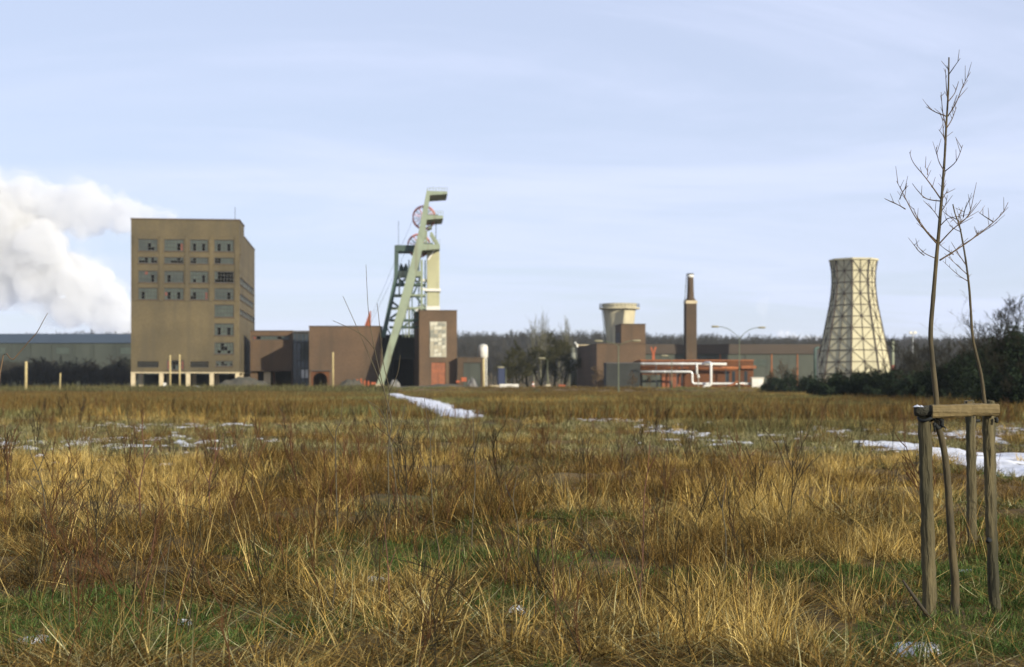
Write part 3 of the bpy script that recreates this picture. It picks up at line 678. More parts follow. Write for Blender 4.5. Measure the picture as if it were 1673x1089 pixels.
for i in range(4):
    a = i * math.pi / 2 + 0.5
    MB().bar((math.cos(a) * 6.5 * s, math.sin(a) * 6.5 * s, 0), (math.cos(a) * 6.5 * s, math.sin(a) * 6.5 * s, z_(582)), 0.16).build('leg', MATS['paint_white'], root)
rl = MB()
for i in range(12):
    a = i * math.pi / 6; b = a + math.pi / 6; q = 8.2 * s
    rl.bar((q * math.cos(a), q * math.sin(a), z_(566)), (q * math.cos(a), q * math.sin(a), z_(561)), 0.06).bar((q * math.cos(a), q * math.sin(a), z_(561)), (q * math.cos(b), q * math.sin(b), z_(561)), 0.06)
rl.build('railing', MATS['steel_dark'], root)

# ------------------------------------------------------------------ winding tower (headframe)
def headframe():
    Y = 296.0; ox = wx(660, Y)
    root = thing('winding_tower', 'pale green steel winding tower with two red wheels and a slanting strut', 'winding tower', (ox, Y, GB), R(4.2))
    def q(zx, zy, y=0.0):            # from the enlarged view's pixels to metres, at depth y behind the strut plane
        px, py = 590 + zx / 3.025, 290 + zy / 3.025
        return Vector((wx(px, Y) - ox, y, wz(py, Y) - GB))
    def xz(zx, zy): v = q(zx, zy); return (v.x, v.z)
    Lf = [(76, 1030), (130, 840), (165, 712), (200, 585), (245, 422), (285, 262), (325, 55)]
    Rt = [(106, 1030), (160, 850), (215, 688), (255, 548), (290, 408), (310, 315), (340, 85)]
    def strut(y0, y1, name):
        mb = MB()
        for i in range(len(Lf) - 1): mb.prism([xz(*Lf[i]), xz(*Rt[i]), xz(*Rt[i + 1]), xz(*Lf[i + 1])], y0, y1)
        o = mb.build(name, MATS['hf_green'], root)
        for i in range(len(Lf) - 1):           # welded stiffener bands
            m2 = MB(); a = Lf[i + 1]; b = Rt[i + 1]
            m2.prism([xz(a[0] - 1, a[1] + 3), xz(b[0] + 1, b[1] + 3), xz(b[0] + 1.5, b[1] - 2), xz(a[0] - 0.5, a[1] - 2)], y0 - 0.06, y1 + 0.06) if i < len(Lf) - 2 else None
            if m2.v: m2.build('flange', MATS['hf_green'], o)
    strut(-0.9, 0.9, 'strut'); strut(8.2, 10.0, 'strut')
    for zy, zx in ((300, 292), (560, 228), (780, 165)):
        MB().bar(q(zx, zy, 0.85), q(zx, zy, 8.25), 1.0).build('cross_tie', MATS['hf_green'], root)
    def deck(x0, x1, zt_, zb_, rail, name, y0=-0.7, y1=9.8):
        o = MB().prism([xz(x0, zb_ + 3), xz(x1, zb_ - 5), xz(x1, zt_ + 5), xz(x0, zt_ + 3)], y0, y1).build(name, MATS['hf_green'], root)
        rl = MB(); n = 7
        for i in range(n + 1):
            x = x0 + (x1 - x0) * i / n
            for yy_ in (y0 + 0.1, y1 - 0.1): rl.bar(q(x, zt_ + 4, yy_), q(x, zt_ - rail, yy_), 0.07)
        for f in (1.0, 0.5):
            for yy_ in (y0 + 0.1, y1 - 0.1): rl.bar(q(x0, zt_ - rail * f, yy_), q(x1, zt_ - rail * f, yy_), 0.06)
        rl.build('railing', MATS['hf_green'], o); return o
    deck(326, 426, 62, 85, 14, 'top_deck'); deck(318, 405, 182, 206, 18, 'upper_deck'); deck(300, 389, 325, 357, 18, 'lower_deck')
    for (cx_, cz_, rr, nm) in ((312, 180, 56, 'sheave_wheel'), (286, 322, 56, 'sheave_wheel')):
        c = q(cx_, cz_, 4.5); r_ = rr / 3.025 * Y / F
        for yoff in (0.0, 2.6):
            rim = MB(); nseg = 40
            rim.tube([c + Vector((math.cos(2 * math.pi * i / nseg) * r_, yoff, math.sin(2 * math.pi * i / nseg) * r_)) for i in range(nseg + 1)], 0.12, 6, cap=False)
            wo = rim.build(nm, MATS['wheel_red'], root, True)
            for i in range(16):
                a = 2 * math.pi * i / 16 + 0.1
                MB().bar(c + Vector((math.cos(a) * 0.3, yoff, math.sin(a) * 0.3)), c + Vector((math.cos(a) * r_ * 0.98, yoff, math.sin(a) * r_ * 0.98)), 0.10).build('spoke', MATS['wheel_red'] if i % 2 else MATS['steel_dark'], wo)
            h = MB().tube([c + Vector((0, yoff - 0.35, 0)), c + Vector((0, yoff + 0.35, 0))], 0.42, 12); h.build('hub', MATS['steel_dark'], wo)
        MB().tube([c + Vector((0, -3.8, 0)), c + Vector((0, 4.2, 0))], 0.18, 8).build('axle', MATS['steel_dark'], root)
        MB().bar(q(cx_ + 6, cz_ + 4, 2.5), q(cx_ + 70, cz_ + 4, 2.5), 0.5, 0.9).build('bearing_beam', MATS['hf_dark'], root)
    # shaft frame
    def fr(a, b, wd, m='hf_dark', nm='lattice_bar', y=4.5): return MB().bar(q(a[0], a[1], y), q(b[0], b[1], y), wd).build(nm, MATS[m], root)
    for y in (2.6, 7.4):
        MB().bar(q(175, 332, y), q(172, 490, y), 0.85).build('frame_post', MATS['hf_dark'], root); MB().bar(q(172, 485, y), q(108, 786, y), 0.8).build('frame_post', MATS['hf_dark'], root)
        fr((166, 343), (300, 343), 1.25, nm='head_beam', y=y)
        for x in (236, 252, 286, 300, 318): MB().bar(q(x, 400, y), q(x, 786, y), 0.22 if x != 300 else 0.42).build('frame_post', MATS['hf_dark'] if x in (252, 318, 286) else MATS['hf_green'], root)
        MB().prism([xz(180, 482), xz(300, 482), xz(300, 456), xz(180, 456)], y - 0.2, y + 0.2).build('girder', MATS['hf_green'], root)
        for zy in (522, 576, 640, 700, 735): fr((138 if zy > 600 else 160, zy), (322, zy), 0.36, 'hf_green' if zy in (576, 640) else 'hf_dark', y=y)
        for (a, b) in (((180, 520), (236, 482)), ((180, 482), (215, 522)), ((250, 482), (296, 522)), ((296, 486), (255, 576)), ((150, 605), (196, 640)), ((142, 690), (215, 640)), ((205, 735), (250, 700)), ((250, 735), (300, 640)), ((124, 735), (150, 780)), ((250, 640), (300, 700)), ((200, 576), (235, 640)), ((270, 576), (318, 640))):
            fr(a, b, 0.24, 'hf_dark', y=y)
        for x in (188, 222): fr((x, 482), (x, 576), 0.3, 'hf_green', y=y)
        for x in (205, 220, 240, 262): fr((x, 640), (x, 786), 0.17, 'hf_green' if x in (220, 262) else 'hf_dark', y=y)
        fr((322, 255), (300, 325), 0.4, 'hf_green', y=y); fr((345, 262), (383, 325), 0.5, 'hf_green', y=y); fr((330, 240), (352, 230), 0.45, 'hf_green', y=y); fr((323, 252), (322, 325), 0.35, 'hf_green', y=y); fr((372, 206), (372, 325), 0.08, 'hf_dark', y=y)
    for x, zy in ((175, 343), (172, 490), (300, 470), (150, 610), (250, 576), (125, 735), (300, 735)): MB().bar(q(x, zy, 2.7), q(x, zy, 7.3), 0.5).build('tie_beam', MATS['hf_dark'], root)
    for x in (198, 221): MB().tube([q(x, 458, 4.5), q(x, 432, 4.5), q(x, 414, 4.5)], [0.55, 0.45, 0.06], 8).build('buffer_cone', MATS['hf_dark'], root)
    MB().tube([q(184, 335, 4.5), q(184, 200, 4.5)], 0.05, 5).build('aerial', MATS['steel_dark'], root)
    # clad shaft casing on the right
    a, b = q(327, 357), q(389, 660)
    MB().box(a.x, b.x, 3.0, 9.0, b.z - 8, a.z).build('shaft_casing', MATS['hf_cladding'], root)
    rb = MB()
    for i in range(1, 8): x = a.x + (b.x - a.x) * i / 8; rb.box(x - 0.03, x + 0.03, 2.94, 2.998, b.z, a.z)
    rb.build('cladding_rib', MATS['hf_cladding'], root)
    c, d = q(300, 556), q(394, 543)
    MB().box(q(322, 556).x, d.x, 2.5, 9.4, c.z, d.z).build('gallery', MATS['paint_white'], root)
    MB().bar(q(292, 540, 2.7), q(323, 550, 2.7), 0.5).build('gallery_brace', MATS['paint_white'], root)
    MB().box(q(325, 655).x, q(391, 655).x, 2.9, 9.1, q(0, 664).z, q(0, 630).z).build('base_band', MATS['paint_white'], root)
    MB().tube([q(330, 400, 2.2), q(350, 372, 2.2), q(376, 326, 2.2)], 0.22, 8).build('slanted_pipe', MATS['paint_white'], root)
    MB().box(q(294, 500).x, q(325, 500).x, 3.5, 6.0, q(0, 506).z, q(0, 494).z).build('landing', MATS['paint_white'], root)
    MB().tube([q(272, 655, 3), q(285, 640, 3), q(300, 632, 3), q(322, 632, 3)], 0.5, 8).build('air_pipe', MATS['paint_white'], root)
    # winding ropes running left to the winding house
    for (s0, e0) in (((258, 190), (32, 690)), ((232, 330), (40, 700))):
        MB().tube([q(s0[0], s0[1], 4.5), q(e0[0], e0[1], 16)], 0.035, 4).build('winding_rope', MATS['steel_dark'], root)
    MB().box(q(72, 1030).x, q(112, 1030).x, -1.6, 1.6, -0.4, q(0, 1018).z).build('foot_block', MATS['concrete_pale'], root)
headframe()

# ------------------------------------------------------------------ right hand works
Y = 310.0
root, W, zt, U, Z = block('boiler_house', 'broad brown brick boiler house in front of the cup shaped tower', 975, 1055.5, 562, Y, 36, 'brick_brown', rz=R(4.3))
Y = 313.5
root, W, zt, U, Z = block('roof_house', 'upper brown brick block standing on the boiler house roof', 1015, 1055, 530, Y, 9, 'brick_brown', rz=R(4.3), base=wz(562, 310) - 0.45)
for i in range(3): MB().box(-0.06, -0.003, 1.5 + i * 2.2, 2.7 + i * 2.2, 0.6, 3.2).build('vent_louvre', MATS['frame_dark'], root)
Y = 290.0
root, W, zt, U, Z = block('dark_annex', 'low dark annex between the boiler house and the white pipes', 990.5, 1046, 593.5, Y, 8, 'brick_grey', coping='roof_felt')
# grey tank left of boiler house
Y = 352.0; s = Y / F; tx_ = wx(937, Y)
root = thing('grey_tank', 'small grey round tank with a pale hoop left of the boiler house', 'tank', (tx_, Y, GB))
MB().lathe([(5.5 * s, 0), (5.5 * s, wz(571, Y) - GB), (4.0 * s, wz(568, Y) - GB), (0.2, wz(567, Y) - GB)], 18).build('shell', mat('tank_grey', (0.24, 0.25, 0.2), 0.6, (0.18, 0.19, 0.16), 0.6), root, True)
MB().tube([(6.5 * s, -1, wz(602, Y) - GB), (7.0 * s, -1, wz(585, Y) - GB), (5.5 * s, -1, wz(563, Y) - GB), (1.5 * s, -1, wz(559, Y) - GB)], 0.22, 8).build('hoop_pipe', MATS['paint_white'], root, True)
# flat roof behind
root, W, zt, U, Z = block('far_shed', 'pale roofed far shed peeping out left of the boiler house', 943, 972, 564, 372, 12, 'brick_brown', coping='beam_pale')

# cup shaped cooling tower
Y = 350.0; s = Y / F; cx_ = wx(1012, Y)
root = thing('cup_cooling_tower', 'pale concrete cooling tower flaring upward like a cup with a railed gallery', 'cooling tower', (cx_, Y, GB))
z_ = lambda py: wz(py, Y) - GB
prof = [(14.5 * s, 0)] + [((17 + 9.8 * ((600 - py) / 97.0) ** 1.1) * s, z_(py)) for py in range(599, 500, -9)] + [(26.9 * s, z_(503))]
MB().lathe(prof, 40, cap=False).build('shell', MATS['concrete_cup'], root, True)
MB().lathe([(26.9 * s, z_(505.5)), (33 * s, z_(505)), (33 * s, z_(502.6)), (26.5 * s, z_(502.5))], 40, cap=False).build('gallery', MATS['concrete_cup'], root)
MB().lathe([(27.2 * s, z_(502.4)), (28.6 * s, z_(496.3)), (27.4 * s, z_(496.0)), (26.0 * s, z_(503)), (12 * s, z_(540))], 40, cap=False).build('rim', MATS['concrete_cup'], root, True)
rl = MB()
for i in range(32):
    a = 2 * math.pi * i / 32; b = 2 * math.pi * (i + 1) / 32; q_ = 32.6 * s
    rl.bar((q_ * math.cos(a), q_ * math.sin(a), z_(503)), (q_ * math.cos(a), q_ * math.sin(a), z_(496.4)), 0.07)
    for zz in (496.4, 499.5): rl.bar((q_ * math.cos(a), q_ * math.sin(a), z_(zz)), (q_ * math.cos(b), q_ * math.sin(b), z_(zz)), 0.06)
rl.build('railing', MATS['steel_dark'], root)
ld = MB(); ld.bar((-27.8 * s, -1.2, z_(505)), (-18.5 * s, -1.2, z_(596)), 0.12).bar((-29.2 * s, -1.2, z_(505)), (-19.9 * s, -1.2, z_(596)), 0.12)
ld.build('ladder', MATS['steel_dark'], root)

# chimney
Y = 330.0; s = Y / F; cx_ = wx(1128, Y)
root = thing('brick_chimney', 'square brown brick chimney with a narrower round top and a white band', 'chimney', (cx_, Y, GB), R(5))
z_ = lambda py: wz(py, Y) - GB
hw = 8.6 * s
MB().box(-hw, hw, -hw, hw, -0.3, z_(496)).build('shaft', MATS['brick_dull'], root)
MB().box(-hw - 0.1, hw + 0.1, -hw - 0.1, hw + 0.1, z_(496) + 0.003, z_(491)).build('pale_band', MATS['beam_pale'], root)
MB().lathe([(hw * 1.08, z_(491)), (6.0 * s, z_(486)), (5.3 * s, z_(470)), (5.0 * s, z_(453.5))], 20).build('round_stack', MATS['brick_dull'], root, True)
MB().lathe([(5.3 * s, z_(453.4)), (5.3 * s, z_(448.6)), (4.6 * s, z_(448.5))], 20).build('white_band', MATS['paint_white'], root, True)
MB().lathe([(5.5 * s, z_(448.4)), (5.5 * s, z_(446.5)), (4.2 * s, z_(446.4)), (4.0 * s, z_(452))], 20, cap=False).build('cap', MATS['brick_grey'], root)
ld = MB()
for dx_ in (-0.25, 0.25): ld.bar((-hw - 0.25, dx_, 2), (-hw - 0.25, dx_, z_(490)), 0.08).bar((-hw - 0.1, dx_, z_(490)), (-6.4 * s, dx_, z_(447)), 0.07)
for i in range(52): ld.bar((-hw - 0.25, -0.25, 2.2 + i * 0.33), (-hw - 0.25, 0.25, 2.2 + i * 0.33), 0.05)
ld.build('ladder', MATS['steel_dark'], root)
# long hall behind (right)
def long_hall(name, label, px0, px1, ptop, pband, Y, depth, mtop, mwall, strips, rz=0.0, stripe='orange_pipe'):
    X0 = wx(px0, Y); W = wx(px1, Y) - X0; root = thing(name, label, 'building', (X0, Y, GB), rz)
    zt, zb = wz(ptop, Y) - GB, wz(pband, Y) - GB
    MB().box(0, W, 0, depth, -0.3, zb - 0.003).build('wall', MATS[mwall], root)
    MB().box(-0.3, W + 0.3, -0.35, depth + 0.3, zb, zt).build('roof_band', MATS[mtop], root)
    n = int(W / 6)
    for i in range(n + 1):
        m = MATS[stripe] if i in strips else MATS[mwall]
        MB().box(i * W / n - 0.16, i * W / n + 0.16, -0.14, -0.003, -0.2, zb - 0.01).build('wall_rib', m, root)
    for i in range(n):
        if i % 3 == 1: MB().box((i + 0.2) * W / n, (i + 0.8) * W / n, -0.06, -0.003, zb - 3.2, zb - 1.4).build('skylight', MATS['glass_block'], root)
    return root
long_hall('sheet_metal_hall', 'long low green grey sheet metal hall with brown eaves behind the pipes', 1050, 1345, 562, 578, 372, 30, 'sheet_brown', 'sheet_green', {3, 5, 6, 7})
long_hall('blue_roofed_hall', 'very long grey green hall with a blue roof at the left edge', -160, 330, 545, 560, 420, 40, 'roof_blue', 'hall_wall', set())
# orange fork
Y = 312.0; ox = wx(1067.5, Y)
root = thing('orange_fork', 'bright orange forked steel post on the roof by the boiler house', 'post', (ox, Y, wz(590, Y)))
z_ = lambda py: wz(py, Y) - wz(590, Y)
MB().box(-0.28, 0.28, -0.2, 0.2, 0, z_(576)).build('post', MATS['orange_paint'], root)
for sg in (-1, 1): MB().bar((0.08 * sg, 0, z_(577)), (0.52 * sg, 0, z_(566.5)), 0.34).build('prong', MATS['orange_paint'], root)
# pump house with pipes
Y = 297.0
root, W, zt, U, Z = block('pump_house', 'low orange brown brick pump house behind the white pipes', 1047, 1231, 589, Y, 14, 'brick_orange', holes=[(wx(1082, Y) - wx(1047, Y), wx(1118, Y) - wx(1047, Y), -0.1, wz(615, Y) - GB)], coping='orange_pipe')
for i in range(4): MB().box(U(1082) + 0.004 + i * (U(1118) - U(1082)) / 4, U(1082) - 0.03 + (i + 1) * (U(1118) - U(1082)) / 4, 0.12, 0.2, -0.1, Z(615) - 0.004).build('door_leaf', MATS['orange_door'], root)
MB().box(U(1210), U(1234.5), -0.7, -0.003, Z(602), Z(597)).build('eaves_box', MATS['orange_pipe'], root)
for i, px in enumerate((1186, 1196, 1216)): MB().box(U(px), U(px + 5), -0.05, -0.003, Z(624), Z(606)).build('window', MATS['glass_dark'], root)
MB().box(U(1047) + 0.05, U(1081), -0.08, -0.003, -0.1, Z(612)).build('green_gate', MATS['sheet_green'], root)
def pipe(name, label, pts, rpx, m, Y, nsup=0):
    s = Y / F; o0 = P(pts[0][0], pts[0][1], Y)
    root = thing(name, label, 'pipe', (o0.x, Y, GB)); off = Vector((o0.x, Y, GB))
    pp = []
    for i, p_ in enumerate(pts):          # rounded bends
        v = P(p_[0], p_[1], Y) - off + Vector((0, p_[2] if len(p_) > 2 else 0, 0))
        if 0 < i < len(pts) - 1:
            a = P(pts[i - 1][0], pts[i - 1][1], Y) - off + Vector((0, pts[i - 1][2] if len(pts[i - 1]) > 2 else 0, 0)); b = P(pts[i + 1][0], pts[i + 1][1], Y) - off + Vector((0, pts[i + 1][2] if len(pts[i + 1]) > 2 else 0, 0))
            la = min(0.6, (v - a).length * 0.45); lb = min(0.6, (b - v).length * 0.45)
            A = v + (a - v).normalized() * la; B = v + (b - v).normalized() * lb
            for t in (0, .25, .5, .75, 1): pp.append(A * (1 - t) ** 2 + v * 2 * t * (1 - t) + B * t * t)
        else: pp.append(v)
    MB().tube(pp, rpx * s, 12).build('pipe_run', MATS[m], root, True)
    for i in range(len(pp) - 1):
        L = (pp[i + 1] - pp[i]).length
        if L > 4:
            n = int(L / 3.2); d = (pp[i + 1] - pp[i]).normalized()
            for j in range(1, n + 1):
                c = pp[i].lerp(pp[i + 1], j / (n + 1.0))
                MB().tube([c - d * 0.08, c + d * 0.08], rpx * s * 1.22, 12).build('flange', MATS[m], root)
                if nsup and j % nsup == 0 and abs(d.z) < 0.2:
                    MB().box(c.x - 0.09, c.x + 0.09, c.y - 0.09, c.y + 0.09, -0.2, c.z - rpx * s).build('support_post', MATS['steel_dark'], root)
    return root
pipe('white_pipe', 'long upper white pipe along the pump house roof edge', [(1030, 594), (1140, 594), (1187, 594.5)], 1.9, 'white_pipe', 294.0, 2)
pipe('orange_pipe', 'thick rusty orange pipe just below the upper white pipe', [(1032, 600), (1120, 600), (1206, 601)], 2.3, 'orange_pipe', 295.2, 3)
pipe('white_pipe', 'lower white pipe stepping down to the white box', [(1046, 607), (1131, 607), (1131, 626.5), (1186, 626.5), (1232, 626.5)], 1.8, 'white_pipe', 293.0, 3)
pipe('white_pipe', 'tall white riser pipe bending left at its foot', [(1154, 592, 2.0), (1161.6, 592), (1161.6, 629.5), (1149, 630.5), (1148.6, 640)], 2.1, 'white_pipe', 291.5)
pipe('white_pipe', 'short white branch pipe hanging from the upper pipe', [(1138.5, 594, 1.6), (1138.5, 595), (1138.5, 604), (1138.8, 612)], 1.6, 'white_pipe', 293.4)
pipe('orange_pipe', 'low orange pipe stub in front of the pump house wall', [(1188, 629), (1197, 629), (1205, 622), (1207, 628), (1216, 629)], 1.7, 'orange_pipe', 292.0)
Y = 291.0; s = Y / F
root = thing('white_pot', 'small white conical valve pot under the branch pipe', 'valve', (wx(1141, Y), Y, GB))
MB().lathe([(0.08, 0), (0.08, wz(617, Y) - GB), (2.8 * s, wz(616, Y) - GB), (1.2 * s, wz(613, Y) - GB), (0.1, wz(611.5, Y) - GB)], 12).build('bell', MATS['white_pipe'], root, True)
MB().tube([(-0.4, 0, wz(616, Y) - GB), (0.4, 0, wz(616, Y) - GB)], 0.05, 5).build('handle', MATS['steel_dark'], root)
Y = 292.0
root = thing('white_cabinet', 'white box cabinet at the right end of the lower pipe', 'cabinet', (wx(1228, Y), Y, GB))
Wc = wx(1248, Y) - wx(1228, Y); zc = wz(617, Y) - GB
bevel(MB().box(0, Wc, 0, 1.6, -0.2, zc).build('body', MATS['concrete_pale'], root), 0.04)
MB().box(-0.08, Wc + 0.08, -0.08, 1.68, zc + 0.003, zc + 0.12).build('lid', MATS['paint_white'], root)
MB().box(0.12, Wc / 2 - 0.02, -0.04, -0.003, 0.1, zc - 0.12).build('door', MATS['paint_white'], root); MB().box(Wc / 2 + 0.02, Wc - 0.12, -0.04, -0.003, 0.1, zc - 0.12).build('door', MATS['paint_white'], root)

# ------------------------------------------------------------------ lattice cooling tower
def lattice_tower():
    Y = 338.0; s = Y / F; cx_ = wx(1394.5, Y); cy = Y
    root = thing('lattice_cooling_tower', 'cream panelled octagonal cooling tower with dark lattice ribs and flared top', 'cooling tower', (cx_, cy, GB))
    zz = lambda py: wz(py, Y) - GB
    lev = [(425.5, 37.5), (443.6, 34.6), (462, 34.2), (480.4, 35.6), (498.7, 38.2), (517.5, 42.0), (536, 45.8), (554.3, 49.5), (572.2, 53.2), (591, 56.8), (610, 60), (632, 63)]
    off = R(-107)
    def vert(i, r, z): a = off + i * math.pi / 4; return Vector((r * s * math.cos(a), r * s * math.sin(a), z))
    nr = len(lev)
    for f in range(8):
        for l in range(nr - 1):
            (pa, ra), (pb, rb) = lev[l], lev[l + 1]
            for h in range(2):
                A0 = vert(f, ra, zz(pa)).lerp(vert(f + 1, ra, zz(pa)), h / 2); A1 = vert(f, ra, zz(pa)).lerp(vert(f + 1, ra, zz(pa)), (h + 1) / 2)
                B0 = vert(f, rb, zz(pb)).lerp(vert(f + 1, rb, zz(pb)), h / 2); B1 = vert(f, rb, zz(pb)).lerp(vert(f + 1, rb, zz(pb)), (h + 1) / 2)
                n = (B1 - B0).cross(A0 - B0).normalized() * 0.06
                mb = MB(); mb.v = [tuple(x) for x in (B0, B1, A1, A0)] + [tuple(x - n * 2) for x in (B0, B1, A1, A0)]
                mb.f = [(0, 1, 2, 3), (7, 6, 5, 4), (0, 4, 5, 1), (1, 5, 6, 2), (2, 6, 7, 3), (3, 7, 4, 0)]
                mb.build('cladding_panel', MATS['ct_panel'], root)
        ribs = MB()
        for l in range(nr - 1): ribs.bar(vert(f, lev[l][1], zz(lev[l][0])), vert(f, lev[l + 1][1], zz(lev[l + 1][0])), 0.34)
        rib = ribs.build('corner_rib', MATS['ct_frame'], root)
        n = (vert(f, 1, 0) + vert(f + 1, 1, 0)).normalized() * 0.10
        ring = MB(); mid = MB(); dg = MB()
        for l in range(nr):
            ring.bar(vert(f, lev[l][1], zz(lev[l][0])) + n, vert(f + 1, lev[l][1], zz(lev[l][0])) + n, 0.17 if l % 2 == 0 else 0.14)
        for l in range(nr - 1):
            M = lambda k_: vert(f, lev[k_][1], zz(lev[k_][0])).lerp(vert(f + 1, lev[k_][1], zz(lev[k_][0])), 0.5) + n
            mid.bar(M(l), M(l + 1), 0.11)
            if l % 2 == 0 and l + 2 < nr:
                c = M(l + 1)
                for (k_, i_) in ((l, f), (l, f + 1), (l + 2, f), (l + 2, f + 1)): dg.bar(vert(i_, lev[k_][1], zz(lev[k_][0])) + n, c, 0.09)
                MB().box(-0.26, 0.26, -0.1, 0.1, -0.26, 0.26).build('node_plate', MATS['ct_frame'], rib).matrix_local = Matrix.Translation(c) @ Matrix.Rotation(math.atan2(n.y, n.x) + math.pi / 2, 4, 'Z')
        ring.build('ring_beam', MATS['ct_frame'], root); mid.build('mid_post', MATS['ct_frame'], root); dg.build('diagonal_brace', MATS['ct_frame'], root)
    tp = MB()
    for f in range(8): tp.bar(vert(f, 38.2, zz(424.9)), vert(f + 1, 38.2, zz(424.9)), 0.5, 0.4)
    tp.build('top_rim', MATS['ct_panel'], root)
lattice_tower()
# dark bent duct at its left, stack at its right
Y = 318.0; s = Y / F; ox = wx(1331.5, Y)
root = thing('bent_duct', 'dark steel duct bent over to the lattice cooling tower', 'duct', (ox, Y, GB))
MB().tube([(0, 0, -0.2), (0, 0, wz(574, Y) - GB), (0.15, 0.2, wz(569.5, Y) - GB), (0.7, 0.6, wz(567.5, Y) - GB), (13 * s, 5, wz(567.5, Y) - GB)], 2.2 * s, 10).build('duct', MATS['hf_dark'], root, True)
MB().bar((7 * s, 2, -0.2), (7 * s, 2.4, wz(570, Y) - GB), 0.5).build('leg', MATS['steel_dark'], root)
Y = 318.0; s = Y / F; ox = wx(1458.5, Y)
root = thing('steel_stack', 'short dark stack with a pale sunlit face right of the lattice tower', 'stack', (ox, Y, GB))
MB().lathe([(2.6 * s, -0.2), (2.6 * s, wz(556, Y) - GB), (2.0 * s, wz(553.5, Y) - GB)], 12).build('pipe', mat('stack_green', (0.24, 0.26, 0.18), 0.6), root, True)
MB().lathe([(2.9 * s, wz(606, Y) - GB), (2.9 * s, wz(596, Y) - GB)], 12).build('red_collar', MATS['shutter_red'], root, True)
MB().lathe([(2.9 * s, wz(557, Y) - GB), (2.2 * s, wz(552.5, Y) - GB)], 12).build('cap', MATS['steel_dark'], root, True)

# ------------------------------------------------------------------ lamps and posts
def gz(x, y): return H1(x, y)
def street_lamp(label, px, pfork, pbase, arms, Y, rpx=1.3):
    rpx *= 0.78; s = Y / F; ox = wx(px, Y); b = gz(ox, Y)
    root = thing('street_lamp', label, 'street lamp', (ox, Y, b), group='street lamps on the pit road')
    z = lambda py: wz(py, Y) - b
    MB().tube([(0, 0, -0.3), (0, 0, 1.2), (0, 0, 1.25), (0, 0, z(pfork))], [rpx * s * 1.25, rpx * s * 1.25, rpx * s, rpx * s * 0.8], 8).build('pole', MATS['lamp_green'], root, True)
    for (ax, ay) in arms:
        dx_ = (ax - px) * s; zt_ = z(ay); z0 = z(pfork)
        pts = [(dx_ * f, 0, z0 + (zt_ - z0) * (1 - (1 - f) ** 2.2)) for f in (0, .12, .3, .5, .7, .85, 1)]
        arm = MB().tube(pts, rpx * s * 0.6, 6).build('arm', MATS['lamp_green'], root, True)
        sg = 1 if dx_ > 0 else -1
        h = MB(); x0, x1 = dx_ - sg * 0.1, dx_ + sg * 1.35
        h.tube([(x0, 0, zt_), (x0 + sg * 0.25, 0, zt_ + 0.02), (x1 - sg * 0.3, 0, zt_ + 0.03), (x1, 0, zt_ + 0.04)], [0.08, 0.17, 0.19, 0.08], 8)
        h.build('lamp_head', MATS['lamp_head'], arm, True)
street_lamp('two armed green street lamp in front of the boiler house', 1010.5, 565, 640, [(984, 557), (1034, 556.5)], 240.0)
street_lamp('tall two armed street lamp right of the brick chimney', 1208, 553, 636, [(1174, 533.5), (1239, 535)], 262.0, 1.1)
street_lamp('pale single armed lamp post before the orange pump house door', 1097.5, 588, 636, [(1091, 581)], 284.0, 0.9)
street_lamp('small lamp post in front of the dark trees by the white slab', 826.5, 602, 630, [(823, 600)], 290.0, 0.8)
street_lamp('lamp post half hidden in the olive trees', 894.5, 588, 630, [(890, 585)], 300.0, 0.7)
Y = 340.0; ox = wx(1491.5, Y)
root = thing('floodlight_mast', 'thin mast with two pale floodlights at the right by the wood', 'floodlight', (ox, Y, GB))
MB().tube([(0, 0, -0.3), (0, 0, wz(543, Y) - GB)], 0.11, 6).build('mast', mat('mast_grey', (0.4, 0.42, 0.42), 0.5), root)
for sg in (-1, 1): MB().box(sg * 0.5 - 0.32, sg * 0.5 + 0.32, -0.3, 0.2, wz(545, Y) - GB, wz(541, Y) - GB).build('floodlight', MATS['paint_white'], root)
MB().bar((-0.9, 0, wz(545.3, Y) - GB), (0.9, 0, wz(545.3, Y) - GB), 0.1).build('cross_arm', MATS['paint_white'], root)
def post(label, px, ptop, Y, wpx, m='wood_pale', lean=0.0, cap=False):
    s = Y / F; ox = wx(px, Y); b = gz(ox, Y)
    o = MB().tube([(0, 0, -0.4), (lean * 0.5, 0, (wz(ptop, Y) - b) * 0.5), (lean, 0, wz(ptop, Y) - b - 0.05), (lean, 0, wz(ptop, Y) - b)], [wpx * s / 2 * 1.1, wpx * s / 2, wpx * s / 2 * 0.92, wpx * s / 2 * 0.6], 9).build('post', MATS[m], None, True)
    o.location = (ox, Y, b); return tag(o, label, 'post', 'bare posts along the yard edge')
post('thick pale yellow post at the far left in front of the blue roofed hall', 42, 590, 262, 4.6, lean=0.1)
post('thin pale stake right of the thick yellow post', 97.5, 609, 262, 2.2, lean=0.15)
post('left of two slim posts in front of the tall block', 278, 580, 284, 3.0)
post('right of two slim posts in front of the tall block', 293.5, 579, 284, 3.0)
post('slim pale post in front of the arched brick hall', 544, 575, 288, 3.0)
post('pale yellow post at the corner of the brown shed by the silo', 790, 584, 286, 4.0)

